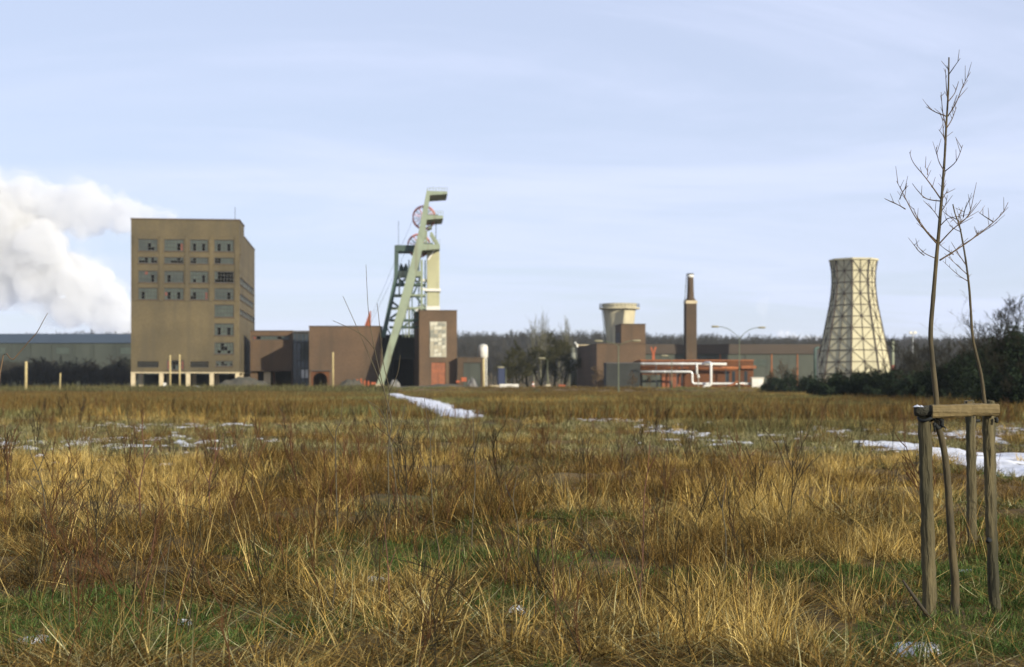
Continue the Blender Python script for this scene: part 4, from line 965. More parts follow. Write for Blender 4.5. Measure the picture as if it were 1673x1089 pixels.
# ------------------------------------------------------------------ yard clutter
def heap(name, label, px0, px1, ptop, Y, depth, m, seed, cat='heap', jag=0.6):
    x0, x1 = wx(px0, Y), wx(px1, Y); nx, ny = 30, 12; cx_ = (x0 + x1) / 2; b = gz(cx_, Y); hh = wz(ptop, Y) - b
    V = []; Fc = []; X, Yg = np.meshgrid(np.linspace(-1, 1, nx), np.linspace(-1, 1, ny))
    prof = np.clip(1 - np.abs(X) ** 2.4, 0, 1) * np.clip(1 - np.abs(Yg) ** 2, 0, 1)
    Zh = prof * hh * (1 - jag + 2 * jag * fbm(X * 4 + seed, Yg * 2, 0.9, seed, 4)) - 0.25
    V = np.stack([X * (x1 - x0) / 2, Yg * depth / 2, Zh], -1).reshape(-1, 3)
    i = np.arange(ny - 1)[:, None] * nx + np.arange(nx - 1)[None, :]; Fc = np.stack([i, i + 1, i + 1 + nx, i + nx], -1).reshape(-1, 4)
    o = npmesh(name, V, Fc, MATS[m]); o.location = (cx_, Y, b); return tag(o, label, cat, 'heaps along the yard edge')
heap('earth_heap', 'dark rounded earth heap at the right foot of the tall block', 345, 452, 616, 286, 6, 'rubble_dark', 4)
heap('earth_heap', 'low dark earth bank in front of the arched brick hall', 548, 600, 618, 290, 5, 'rubble_dark', 9)
heap('earth_heap', 'long low dark bank in front of the link building', 405, 560, 630, 280, 6, 'rubble_dark', 12)
heap('earth_heap', 'low earth bank at the foot of the tall block columns', 200, 352, 629, 284, 5, 'rubble_dark', 15)
heap('rubble_heap', 'grey rubble heap inside the black gateway under the winding tower', 634, 656, 619, 292, 4, 'rubble_grey', 20)
heap('rubble_heap', 'grey gravel heap in front of the brown shed', 762, 782, 616, 288, 4, 'rubble_grey', 23)
heap('rubble_heap', 'long dark rubble bank right of the slanting strut foot', 625, 812, 627, 283, 5, 'rubble_dark', 27)
heap('rubble_heap', 'low dark rubble bank before the boiler house', 836, 990, 630, 283, 6, 'rubble_dark', 31)
heap('snowy_heap', 'low heap with leftover snow between the slim posts', 300, 345, 629, 281, 3, 'snow', 33)
def slab(name, label, px0, px1, py0, py1, Y, m, cat, depth=1.2, tilt=0.0, grp=None):
    x0, x1 = wx(px0, Y), wx(px1, Y); z0, z1 = wz(py1, Y), wz(py0, Y); cx_ = (x0 + x1) / 2; b = gz(cx_, Y)
    o = MB().box(-(x1 - x0) / 2, (x1 - x0) / 2, -depth / 2, depth / 2, 0, max(z1 - z0, 0.2)).build(name, MATS[m]); bevel(o, 0.05)
    o.location = (cx_, Y, max(z0, b) - 0.02); o.rotation_euler = (0, tilt, 0.1); return tag(o, label, cat, grp)
slab('concrete_slab', 'bright white concrete slab lying at the edge of the field', 816, 847, 627, 634, 278, 'paint_white', 'slab')
slab('concrete_slab', 'small pale slab on the rubble before the olive trees', 891, 899, 627.5, 631, 280, 'concrete_pale', 'slab')
slab('concrete_slab', 'flat pale slab lying just left of the lamp at the boiler house', 903, 915, 632, 635, 279, 'concrete_pale', 'slab')
slab('orange_plate', 'rusty orange plate on the rubble bank before the boiler house', 912, 923, 628, 631, 281, 'orange_paint', 'plate', tilt=0.05)
slab('yellow_beam', 'pale yellow beam lying left of the white slab', 800, 826, 629, 631.5, 280, 'beam_pale', 'beam', 0.5)
slab('orange_plate', 'orange plate lying at the foot of the slanting strut', 606, 614, 624, 628, 289, 'orange_paint', 'plate')
slab('orange_crate', 'red orange crate in front of the brick shaft house', 753, 762, 616, 623, 286, 'orange_paint', 'crate')
slab('orange_crate', 'small orange crate left of the gravel heap', 745, 751, 621, 625, 285, 'orange_paint', 'crate')
slab('blue_container', 'dark blue container standing before the wood right of the silo', 813, 824, 601, 628, 305, 'blue_dark', 'container', 2.5)
slab('white_box', 'small white box at the foot of the tall block', 267, 272, 625, 633, 285, 'paint_white', 'box', 0.6)
for i, (px, py) in enumerate(((579, 620), (584, 619), (590, 618), (596, 621), (602, 622))):
    Y = 291.0; s = Y / F; ox = wx(px, Y); b = gz(ox, Y)
    root = thing('red_barrier_post', 'red barrier post, %s of five in front of the brown hall' % ('leftmost', 'second from left', 'middle', 'second from right', 'rightmost')[i], 'barrier post', (ox, Y, b), group='red barrier posts by the hall')
    MB().box(-0.18, 0.18, -0.1, 0.1, -0.2, wz(py, Y) - b).build('shaft', MATS['orange_paint'], root); MB().box(-0.26, 0.26, -0.16, 0.16, -0.2, 0.12).build('foot', MATS['steel_dark'], root)
Y = 283.0; ox = wx(871, Y); b = gz(ox, Y)
root = thing('warning_cone', 'red and white striped warning cone at the field edge', 'cone', (ox, Y, b))
zt = wz(623, Y) - b
for i in range(4): MB().lathe([(0.42 * (1 - i / 4.6), zt * i / 4), (0.42 * (1 - (i + 1) / 4.6), zt * (i + 1) / 4)], 12).build('stripe', MATS['orange_paint'] if i % 2 else MATS['paint_white'], root)
# ------------------------------------------------------------------ trees, shrubs and thickets
def make_tree(name, label, cat, px, Y, height, seed, group=None, base=None, wide=1.0, **kw):
    x = wx(px, Y); b = gz(x, Y) if base is None else base
    root = thing(name, label, cat, (x, Y, b - 0.1), 0, group)
    V, Fc, C = bare_tree_arrays(seed, height, **kw); sk = height / V[:, 2].max(); V = V * np.array([wide * (sk + 1) / 2, wide * (sk + 1) / 2, sk])
    k = 5 * 5                                    # first tube is the trunk (5 rings of 5)
    tr = npmesh('trunk', V[:k], Fc[:20], MATS['twigs'], root, col=C[:k])
    npmesh('crown', V[k:], Fc[20:] - k, MATS['twigs'], root, col=C[k:])
    return root
OLIVE = ((0.035, 0.034, 0.018), (0.062, 0.060, 0.028))
GREYB = ((0.075, 0.065, 0.05), (0.12, 0.105, 0.075))
for i, (px, h, sd, Y) in enumerate(((846, 9.5, 31, 330), (862, 12.0, 32, 350), (884, 13.5, 33, 336), (905, 13.0, 34, 352), (922, 12.0, 35, 338), (836, 7.0, 36, 325), (938, 11.0, 37, 360))):
    nm = ('second', 'third', 'fourth', 'fifth', 'sixth', 'first', 'seventh')[i]
    make_tree('olive_tree_clump', 'bushy olive brown bare tree, %s from the left before the far wood' % nm, 'tree', px, Y, h, sd, 'olive bare trees between silo and boiler house', spread=0.85, levels=5, nb=(4, 4), minr=0.032, colr=OLIVE, first=0.04, trunk_frac=0.66, up=0.3, wide=1.5)
for i, (px, h, sd) in enumerate(((873, 23, 41), (884, 25.0, 42), (897, 24.0, 43), (930, 21.5, 44), (940, 22.5, 45), (912, 17, 46))):
    nm = ('leftmost', 'tallest middle', 'right', 'left', 'right', 'lone short')[i]
    make_tree('poplar', ('%s tall bare poplar of the group of three above the olive trees' % nm) if i < 3 else (('%s of the two bare poplars just left of the boiler house' % nm) if i < 5 else 'lone shorter bare poplar between the two poplar groups'), 'tree', px, 440, h, sd, 'bare poplars behind the works', base=GB, spread=0.26, levels=3, nb=(4, 5), minr=0.03, colr=((0.13, 0.125, 0.085), (0.19, 0.18, 0.12)), first=0.15, up=0.9, trunk_frac=0.9, wide=0.8)
# shrubs before the blue roofed hall
for i, (px, h, sd, Y) in enumerate(((8, 8, 51, 400), (30, 5.2, 52, 395), (58, 7.0, 53, 402), (85, 4.8, 54, 398), (122, 7.5, 55, 390), (150, 5.4, 56, 402), (178, 6.0, 57, 398), (200, 8.6, 58, 392), (104, 6.4, 59, 405), (-12, 8, 60, 392))):
    order = sorted((8, 30, 58, 85, 122, 150, 178, 200, 104, -12)).index(px) + 1
    make_tree('bare_shrub', 'grey bare shrub, %s from the left along the blue roofed hall' % ['first', 'second', 'third', 'fourth', 'fifth', 'sixth', 'seventh', 'eighth', 'ninth', 'tenth'][order - 1], 'shrub', px, Y, h, sd, 'bare shrubs along the blue roofed hall', spread=0.8, levels=5, nb=(4, 4), minr=0.035, colr=((0.028, 0.032, 0.026), (0.05, 0.054, 0.042)), first=0.03, trunk_frac=0.62, up=0.5, wide=1.7)
# reddish scrub in front of works
for i, (px, h, sd, Y, lb) in enumerate(((975, 4.6, 61, 272, 'brown twiggy shrub at the foot of the boiler house'), (1060, 3.4, 62, 276, 'small brown shrub in front of the dark annex'), (1275, 6.2, 63, 285, 'grey olive shrub in front of the sheet metal hall'), (1262, 4.2, 64, 280, 'low brown shrub right of the white cabinet'), (1300, 4.6, 65, 283, 'twiggy shrub left of the bent duct'), (1035, 3.6, 66, 274, 'scraggy shrub before the lower white pipe'))):
    make_tree('bare_shrub', lb, 'shrub', px, Y, h, sd, 'bare shrubs before the works', spread=0.8, levels=5, nb=(3, 4), minr=0.02, colr=((0.085, 0.065, 0.04), (0.13, 0.095, 0.06)), first=0.05, trunk_frac=0.6, up=0.4)
# far thin tree by the right thicket
make_tree('thin_tree', 'thin leafless tree rising behind the stake frame above the dark thicket', 'tree', 1608, 190, 14.6, 71, None, spread=0.8, levels=4, nb=(2, 3), minr=0.018, colr=GREYB, first=0.3, trunk_frac=0.95, up=0.25)

for i, (px, pt, sd, Y) in enumerate(((1478, 552, 81, 262), (1503, 556, 82, 250), (1528, 560, 83, 240), (1552, 553, 84, 232), (1578, 556, 85, 222), (1590, 549, 86, 210), (1632, 545, 87, 200), (1655, 528, 88, 190), (1680, 520, 89, 180), (1490, 575, 90, 205), (1545, 578, 91, 195), (1612, 560, 92, 180))):
    x = wx(px, Y); o_ = ['leftmost', 'second from the left', 'third from the left', 'fourth from the left', 'fifth from the left', 'sixth from the left', 'tall, beside the thin tree', 'tall, right of the thin tree', 'rightmost', 'low front left', 'low front middle', 'low front right'][i]
    make_tree('dark_bare_tree', 'dark bare bushy tree behind the right thicket, %s' % o_, 'tree', px, Y, wz(pt, Y) - gz(x, Y), sd, 'dark bare trees behind the right thicket', spread=0.85, levels=5, nb=(3, 4), minr=0.028, colr=((0.025, 0.027, 0.02), (0.042, 0.04, 0.03)), first=0.06, trunk_frac=0.66, up=0.4, wide=1.15)
# dark evergreen thicket on the right
def thicket_crown(seed, rx, ry, h, n, leaf=0.16):
    rg = np.random.RandomState(seed); nc = 26
    c = rg.randn(nc, 3) * 0.42; c[:, 2] = 0.08 + rg.rand(nc) * 0.88
    wdt = np.sqrt(np.clip(1.05 - (c[:, 2]) ** 2, 0.1, 1)); c[:, 0] *= wdt; c[:, 1] *= wdt
    rr = 0.16 + 0.16 * rg.rand(nc)
    k = rg.randint(0, nc, n); d = rg.randn(n, 3); d /= np.linalg.norm(d, axis=1)[:, None]
    p = c[k] + d * (rr[k] * rg.rand(n) ** 0.4)[:, None]
    p[:, 2] = np.abs(p[:, 2]); p[:, 2] /= p[:, 2].max(); p *= np.array([rx, ry, h])
    a = rg.randn(n, 3); a /= np.linalg.norm(a, axis=1)[:, None]; b = np.cross(a, rg.randn(n, 3)); b /= np.linalg.norm(b, axis=1)[:, None]
    s = leaf * (0.6 + 0.8 * rg.rand(n))[:, None]
    V = np.stack([p - a * s, p + b * s * 0.45, p + a * s, p - b * s * 0.45], 1).reshape(-1, 3)
    Fc = np.arange(n * 4).reshape(-1, 4)
    tone = (0.6 + 0.8 * rg.rand(nc))[k]; base = np.array([0.022, 0.032, 0.018])
    C = np.repeat(base[None, :] * tone[:, None] * (0.8 + 0.4 * rg.rand(n))[:, None], 4, 0)
    return V, Fc, C
TH = [(1262, 612, 250, 2.6), (1290, 606, 245, 2.8), (1318, 610, 238, 2.8), (1352, 612, 172, 3.2), (1378, 604, 168, 3.4), (1405, 601, 165, 3.3), (1432, 598, 162, 3.3), (1460, 598, 158, 3.4), (1490, 600, 152, 3.3), (1520, 596, 146, 3.3), (1548, 582, 142, 3.2), (1575, 570, 136, 3.0), (1602, 558, 130, 2.9), (1628, 535, 120, 3.0), (1654, 508, 112, 3.0), (1682, 495, 104, 3.0), (1640, 585, 108, 2.2), (1670, 590, 98, 2.2), (1715, 520, 104, 3)]
ords = ['A', 'B', 'C', 'first', 'second', 'third', 'fourth', 'fifth', 'sixth', 'seventh', 'eighth', 'ninth', 'tenth', 'eleventh', 'twelfth', 'thirteenth', 'lower front', 'lower rightmost front', 'outermost']
for i, (px, pt, Y, hw) in enumerate(TH):
    x = wx(px, Y); b = gz(x, Y); h = wz(pt, Y) - b
    root = thing('evergreen_shrub', {'A': 'dark shrub before the sheet metal hall, right of the white cabinet', 'B': 'dark shrub before the middle of the sheet metal hall', 'C': 'dark shrub just left of the lattice tower foot'}.get(ords[i], 'dark evergreen shrub, %s along the thicket right of the lattice tower' % ords[i]), 'shrub', (x, Y, b), group='dark thicket at the right')
    V, Fc, C = thicket_crown(200 + i, hw * 0.95, 2.2, h * 0.9, 4200, 0.15 if Y > 125 else 0.12)
    npmesh('crown', V, Fc, MATS['leaves'], root, col=C)
    V, Fc, C = bare_tree_arrays(300 + i, h * 1.05, 0.8, levels=5, nb=(3, 4), minr=0.011, colr=((0.022, 0.022, 0.016), (0.034, 0.032, 0.022)), first=0.02, trunk_frac=0.7, up=0.55); V *= np.array([1.3, 1.1, h * 1.12 / V[:, 2].max()])
    npmesh('branches', V, Fc, MATS['twigs'], root, col=C)

# ------------------------------------------------------------------ foreground: young trees tied to stakes
def zpt(zx, zy, Y, y_off=0.0):      # enlarged view of the young trees
    px, py = 1430 + zx / 1.877, 80 + zy / 1.877
    return P(px, py, Y) + Vector((0, y_off, 0))
def smooth_path(pts, n=4):
    pts = [Vector(p) for p in pts]; o = []
    for i in range(len(pts) - 1):
        p0 = pts[max(i - 1, 0)]; p1 = pts[i]; p2 = pts[i + 1]; p3 = pts[min(i + 2, len(pts) - 1)]
        for j in range(n):
            t = j / n
            o.append(0.5 * ((2 * p1) + (-p0 + p2) * t + (2 * p0 - 5 * p1 + 4 * p2 - p3) * t * t + (-p0 + 3 * p1 - 3 * p2 + p3) * t ** 3))
    o.append(pts[-1]); return o
def young_tree(label, Y, low, trunk, branches, r0, r1, seed):
    rg = random.Random(seed)
    base = P(low[0][0], low[0][1], Y); base.z = gz(base.x, Y)
    root = thing('young_tree', label, 'tree', base, group='young staked trees')
    tp = [P(px, py, Y) for px, py in low] + [zpt(a, b, Y) for a, b in trunk]; tp[0].z = base.z - 0.08
    sp = smooth_path(tp, 5); n = len(sp)
    zt = sp[-1].z - base.z
    rad = [max(0.004, r0 + (r1 - r0) * max(0.0, (p.z - base.z) / zt) ** 0.8) * (1 + 0.10 * math.sin(i * 2.3) * (i % 5 == 0)) for i, p in enumerate(sp)]
    rad[0] *= 1.5; rad[1] *= 1.3; rad[2] *= 1.12
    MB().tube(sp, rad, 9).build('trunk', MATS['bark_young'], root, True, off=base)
    for br in branches:
        yo = rg.uniform(-0.35, 0.35); L = len(br)
        pts = [zpt(a, b, Y, yo * (i / max(1, L - 1))) for i, (a, b) in enumerate(br)]
        sp2 = smooth_path(pts, 4); m = len(sp2); ln = sum((sp2[i + 1] - sp2[i]).length for i in range(m - 1))
        rb = min(0.0085, 0.003 + ln * 0.006)
        bo = MB().tube(sp2, [rb + (0.0018 - rb) * (i / (m - 1)) for i in range(m)], 5).build('branch', MATS['bark_twig'], root, True, off=base)
        tw = MB()
        for i in range(2, m - 1):
            if rg.random() < 0.55:
                d = (sp2[i + 1] - sp2[i - 1]).normalized(); q = Vector((rg.uniform(-1, 1), rg.uniform(-0.6, 0.6), rg.uniform(0.2, 1.2))).normalized()
                tw.tube([sp2[i], sp2[i] + (d * 0.5 + q * 0.6) * rg.uniform(0.03, 0.13)], [0.0026, 0.0014], 4)
        if tw.v: tw.build('twigs', MATS['bark_twig'], bo, False, off=base)['kind'] = 'stuff'
    return root
T1 = [(188, 1080), (175, 950), (170, 870), (178, 760), (187, 650), (195, 560), (205, 440), (213, 330), (218, 230), (224, 130), (226, 25)]
B1 = [[(190, 597), (150, 560), (110, 515), (75, 460), (45, 415)], [(75, 460), (72, 445), (73, 430)], [(137, 530), (135, 505), (137, 480)], [(92, 490), (90, 470), (80, 450)], [(193, 600), (230, 555), (270, 515), (280, 450)], [(250, 535), (280, 518), (305, 490)], [(270, 515), (255, 500), (248, 480)], [(186, 642), (150, 625), (125, 600)], [(150, 632), (120, 620), (97, 605)],
      [(197, 648), (240, 620), (290, 585), (340, 545), (375, 510), (392, 475)], [(360, 528), (357, 505), (360, 485)], [(310, 570), (325, 568), (335, 550)], [(190, 590), (178, 550), (172, 505)], [(202, 466), (165, 455), (145, 425), (137, 400)], [(200, 458), (180, 420), (160, 385), (130, 340), (123, 305)], [(160, 385), (165, 370), (162, 355)], [(205, 462), (222, 440), (236, 432)], [(207, 440), (225, 410), (226, 370)],
      [(212, 375), (185, 345), (170, 310)], [(214, 374), (238, 348), (247, 305)], [(216, 295), (200, 260), (190, 225)], [(217, 293), (230, 255), (236, 222)], [(218, 242), (190, 205), (168, 155)], [(220, 240), (250, 205), (278, 160)], [(221, 207), (205, 180), (195, 150)], [(222, 206), (240, 170), (255, 120), (270, 85)], [(223, 163), (200, 135), (178, 88)], [(224, 160), (250, 130), (268, 90)], [(225, 78), (230, 50)], [(225, 70), (222, 48)],
      [(198, 525), (185, 500), (160, 470)], [(196, 545), (222, 520), (248, 560)], [(199, 500), (212, 480), (216, 450)]]
young_tree('taller young bare tree leaning on the stake frame, twigs spread against the sky', 10.75, [(1558, 1022), (1561, 960), (1556, 900), (1552, 840), (1547, 770), (1540, 722), (1531, 690)], T1, B1, 0.036, 0.005, 4)
T2 = [(335, 1080), (325, 1000), (300, 890), (293, 800), (288, 730), (278, 650), (268, 590), (258, 540), (245, 505), (238, 475)]
B2 = [[(285, 712), (250, 690), (205, 650)], [(285, 712), (296, 695), (299, 676)], [(277, 660), (240, 630), (205, 600)], [(240, 630), (225, 605), (222, 585)], [(268, 600), (300, 575), (345, 540)], [(262, 560), (240, 545), (222, 515)], [(258, 545), (275, 520), (282, 495)], [(281, 690), (250, 660), (215, 625)], [(250, 522), (235, 505), (225, 480)], [(255, 535), (270, 505), (290, 480)]]
young_tree('shorter young bare tree in the second row, trunk leaning behind the right stake', 14.2, [(1624, 918), (1622, 860), (1620, 780), (1617, 720), (1613, 680)], T2, B2, 0.034, 0.006, 9)

def stake(root, px0, py0, px1, py1, Y, dia, seed, name='stake'):
    a = P(px0, py0, Y); b = P(px1, py1, Y); a.z = gz(a.x, Y) - 0.25
    rg = random.Random(seed); n = 44; pts = []; rad = []
    for i in range(n + 1):
        t = i / n; p = a.lerp(b, t); p.x += math.sin(t * 4 + seed) * 0.006; pts.append(p); rad.append(dia / 2 * (1.06 - 0.1 * t) * (1 + rg.uniform(-0.035, 0.035)))
    pts.append(b + Vector((0, 0, 0.012))); rad.append(dia / 2 * 0.82)
    o = MB().tube(pts, rad, 20).build(name, MATS['stake_wood'], root, True, off=root.location)
    tx = bpy.data.textures.new('bark_lumps', 'CLOUDS'); tx.noise_scale = 0.07; tx.noise_depth = 3
    dm = o.modifiers.new('lumps', 'DISPLACE'); dm.texture = tx; dm.strength = 0.026; dm.mid_level = 0.5; dm.texture_coords = 'GLOBAL'
    return o
Y = 10.65
base = Vector((wx(1570, Y), Y, 0))
root = thing('stake_frame', 'wooden tree stake frame of two round posts and a plank with snow on its end', 'tree stake', base)
stake(root, 1519, 1010, 1512, 676, Y, 0.098, 1); stake(root, 1627, 1015, 1614.5, 676, Y + 0.05, 0.082, 2)
def on(px, py, dy=0.0): return P(px, py, Y) + Vector((0, dy, 0)) - base
# plank: half log, slightly bent, nailed across the posts
pl = MB(); n = 12
for i in range(n + 1):
    t = i / n; px = 1517 + (1626 - 1517) * t; top = 660.5 - 1.5 * t + 0.6 * math.sin(t * 7); bot = 681.5 - 2.5 * t + 0.9 * math.sin(t * 5 + 1)
    for (py, dy) in ((top + 1.5, -0.102), (top, -0.085), (top, -0.015), (bot, -0.015), (bot, -0.09), (bot - 3.5, -0.106), ((top + bot) / 2, -0.112)): pl.v.append(tuple(on(px, py, dy)))
for i in range(n):
    for j in range(7):
        a = i * 7 + j; b = i * 7 + (j + 1) % 7; pl.f.append((a, b, b + 7, a + 7))
pl.f.append(tuple(range(6, -1, -1))); pl.f.append(tuple(n * 7 + j for j in range(7)))
plk = bevel(pl.build('plank', MATS['plank_wood'], root), 0.004, 2)
ss = plk.modifiers.new('fine', 'SUBSURF'); ss.subdivision_type = 'SIMPLE'; ss.levels = 2; ss.render_levels = 2
ptx = bpy.data.textures.new('plank_wear', 'CLOUDS'); ptx.noise_scale = 0.05; ptx.noise_depth = 3
pdm = plk.modifiers.new('wear', 'DISPLACE'); pdm.texture = ptx; pdm.strength = 0.012; pdm.texture_coords = 'GLOBAL'
# dark cross log whose end points left
lg = MB().tube([on(1492, 671.5, -0.03), on(1500, 671, -0.035), on(1522, 671, -0.05), on(1524, 671, -0.05)], [0.034, 0.041, 0.043, 0.03], 12).build('log_end', mat('log_dark', (0.022, 0.022, 0.016), 0.95, (0.045, 0.042, 0.03), 14, 5, bump=0.8, bscale=40), root, True)
sn = MB()
for i in range(9):
    t = i / 8; 
    for j in range(5):
        u = j / 4; px = 1490 + 17 * t; wv = math.sin(math.pi * t) ** 0.5 * math.sin(math.pi * u) ** 0.6
        sn.v.append(tuple(on(px, 664.4 - 3.4 * wv * (0.7 + 0.5 * math.sin(i * 2.1 + j)) - 1.2 * t * (t < 0.5), -0.075 + 0.085 * u)))
for i in range(8):
    for j in range(4): a = i * 5 + j; sn.f.append((a, a + 5, a + 6, a + 1))
sn.build('snow_cap', MATS['snow'], root, True)
MB().tube([on(1500 + 20 * math.cos(a) * 0.6 + 12, 684 + 3 * math.sin(a * 2), -0.02 + 0.07 * math.sin(a)) for a in [i * 0.5236 for i in range(13)]], 0.012, 6).build('tie_strap', MATS['rope_black'], root, True)
# rubber tie holding the tree
tie = MB().tube([on(1522, 684, -0.06), on(1529, 681, -0.055), on(1536, 686, -0.045), on(1537, 695, -0.035), on(1530, 699, -0.04), on(1525, 693, -0.055)], 0.016, 7).tube([on(1534, 694, -0.05), on(1539, 697, -0.06), on(1541, 699, -0.065)], [0.008, 0.006, 0.004], 5)
tie.build('rubber_tie', MATS['rope_black'], root, True)
MB().tube([on(1523, 690, -0.05), on(1524, 705, -0.05)], [0.012, 0.006], 6).build('tie_tail', MATS['rope_black'], root, True)
MB().tube([on(1626, 682, -0.01), on(1628, 686, -0.01), on(1626.5, 690, -0.01)], 0.014, 6).build('nail_knob', MATS['rope_black'], root, True)
bl = MB().tube([on(1611, 884, -0.03), on(1613, 880, -0.05)], [0.016, 0.022], 8).build('knot', MATS['rope_black'], root, True)
# second stake frame in the row behind
Y2 = 15.4; base2 = Vector((wx(1600, Y2), Y2, gz(wx(1600, Y2), Y2)))
root2 = thing('stake_frame', 'farther round tree stake seen between the two near posts', 'tree stake', base2)
stake(root2, 1589, 886, 1584, 656, Y2, 0.105, 5); stake(root2, 1622, 880, 1619, 656, Y2 + 1.0, 0.09, 6)
o2 = lambda px, py, dy=0.0: P(px, py, Y2) + Vector((0, dy, 0)) - base2
MB().bar(o2(1581, 662, -0.07), o2(1622, 662, 0.9), 0.05, 0.09).build('plank', MATS['plank_wood'], root2)
MB().tube([o2(1587, 680, -0.05), o2(1596, 685, 0.1), o2(1604, 688, 0.2), o2(1611, 688, 0.2)], 0.016, 6).tube([o2(1603, 688, 0.2), o2(1603, 702, 0.2)], [0.014, 0.007], 6).build('rubber_tie', MATS['rope_black'], root2, True)
# broken dark branch lying at the foot of the near left post
br = MB().tube([P(1475, 948, 10.3), P(1490, 970, 10.3), P(1508, 995, 10.4), P(1522, 1012, 10.5)], [0.008, 0.012, 0.014, 0.012], 6).build('fallen_branch', MATS['bark_dark'], None, True)
tag(br, 'dark broken branch leaning at the foot of the near left stake', 'branch')

# ------------------------------------------------------------------ bare saplings and tall weeds standing in the grass
SAP = [
 ('thin dark sapling rising above the brown hall roof left of the slanting strut', 17, 'stalk_dark', [[(637, 790), (634, 740), (640, 690), (628, 640), (612, 570), (602, 510), (598, 432)], [(634, 740), (655, 690), (660, 660)], [(628, 640), (600, 575), (575, 520), (557, 482)], [(612, 570), (590, 545), (548, 525)], [(634, 700), (612, 665), (600, 650)]]),
 ('slim sapling in front of the black gateway', 18, 'stalk_dark', [[(655, 800), (640, 740), (632, 690), (636, 640), (626, 590), (619, 520), (616, 495)], [(632, 690), (622, 668), (605, 655)], [(636, 640), (650, 610), (655, 580)]]),
 ('dark sapling stem left of the snow track', 14, 'stalk_dark', [[(714, 948), (717, 900), (708, 850), (705, 790), (703, 720), (697, 680), (692, 640)], [(705, 790), (690, 750), (684, 735)], [(703, 720), (712, 690), (714, 660)]]),
 ('straight weed stem right of the snow track with a seed head', 15, 'stalk_dark', [[(770, 900), (772, 850), (776, 790), (775, 740), (773, 690), (772, 683)], [(775, 740), (782, 715), (784, 705)]]),
 ('leaning twig at the left edge reaching over the blue roof', 12, 'bark_twig', [[(-20, 640), (0, 610), (22, 587), (45, 560), (60, 543), (70, 525), (78, 511)], [(0, 610), (-6, 580), (-4, 560)]]),
 ('dark weed left of the middle in tall grass', 16, 'stalk_dark', [[(552, 760), (548, 720), (556, 690), (560, 650)], [(548, 720), (538, 700), (533, 688)]]),
 ('forked dark weed in the left part of the field', 15, 'stalk_dark', [[(78, 860), (72, 810), (62, 770), (50, 740), (42, 700)], [(62, 770), (80, 735), (92, 718)], [(72, 810), (48, 790), (36, 778)]]),
 ('tall brown weed at the left above the golden grass', 16, 'stalk_red', [[(232, 840), (228, 800), (236, 750), (232, 700), (236, 672)], [(228, 800), (215, 770), (210, 755)], [(236, 750), (250, 725), (256, 715)]]),
 ('brown weed with side twigs right of the tall left weed', 17, 'stalk_red', [[(345, 830), (342, 790), (352, 745), (350, 700)], [(342, 790), (330, 765), (326, 752)], [(352, 745), (362, 722), (364, 708)]]),
 ('red brown stem leaning right at the bottom left', 10, 'stalk_red', [[(258, 1088), (275, 1040), (290, 990), (305, 950), (318, 915), (330, 900)], [(275, 1040), (262, 1005), (258, 985)]]),
 ('red stem standing at the lower left beside dark grass', 10.5, 'stalk_red', [[(220, 1080), (228, 1030), (234, 980), (244, 930), (250, 890), (254, 860)], [(234, 980), (224, 950), (222, 935)]]),
 ('dark straight stalk left of the lower middle', 10.5, 'stalk_dark', [[(262, 1040), (266, 990), (272, 930), (278, 880), (281, 850)], [(272, 930), (262, 900), (258, 890)]]),
 ('dark bent stalk near the lower left corner', 9.8, 'stalk_dark', [[(112, 1085), (108, 1040), (114, 1000), (112, 965)], [(108, 1040), (98, 1015), (94, 1000)]]),
 ('dark stalk standing right of the lower left stems', 10.2, 'stalk_dark', [[(538, 1050), (542, 1000), (548, 950), (546, 930), (550, 915)], [(542, 1000), (530, 975), (527, 960)]]),
 ('curved dark weed in the brown middle grass', 13, 'stalk_dark', [[(848, 905), (846, 860), (838, 820), (842, 790), (846, 775)], [(838, 820), (828, 800), (826, 790)]]),
 ('short dark crooked stalk right of the middle', 11.5, 'stalk_dark', [[(935, 960), (930, 935), (936, 915), (932, 905), (940, 900)]]),
 ('dark weed before the dry hollow right of the middle', 13, 'stalk_dark', [[(1183, 930), (1186, 880), (1180, 830), (1186, 790), (1182, 770)], [(1180, 830), (1170, 805), (1166, 795)]]),
 ('thin red stem in the right part of the golden grass', 13, 'stalk_red', [[(1050, 860), (1052, 820), (1058, 770), (1062, 720)], [(1058, 770), (1068, 748), (1070, 738)]]),
 ('red brown stem in the lower middle', 10.5, 'stalk_red', [[(638, 975), (634, 930), (630, 880), (628, 850)], [(634, 930), (644, 905), (646, 895)]]),
 ('thin dark stem low in the middle of the matted straw', 10, 'stalk_dark', [[(850, 1075), (846, 1030), (842, 985), (838, 950)], [(846, 1030), (856, 1005), (858, 995)]]),
 ('slim stem at the right of the lower middle', 10, 'stalk_red', [[(905, 1050), (908, 1000), (904, 950), (903, 900), (899, 855)], [(908, 1000), (918, 975), (921, 962)]]),
 ('brown stem left of the bright straw tussock', 11, 'stalk_red', [[(1048, 1010), (1046, 960), (1050, 920), (1047, 880)], [(1046, 960), (1036, 935), (1034, 925)]]),
]
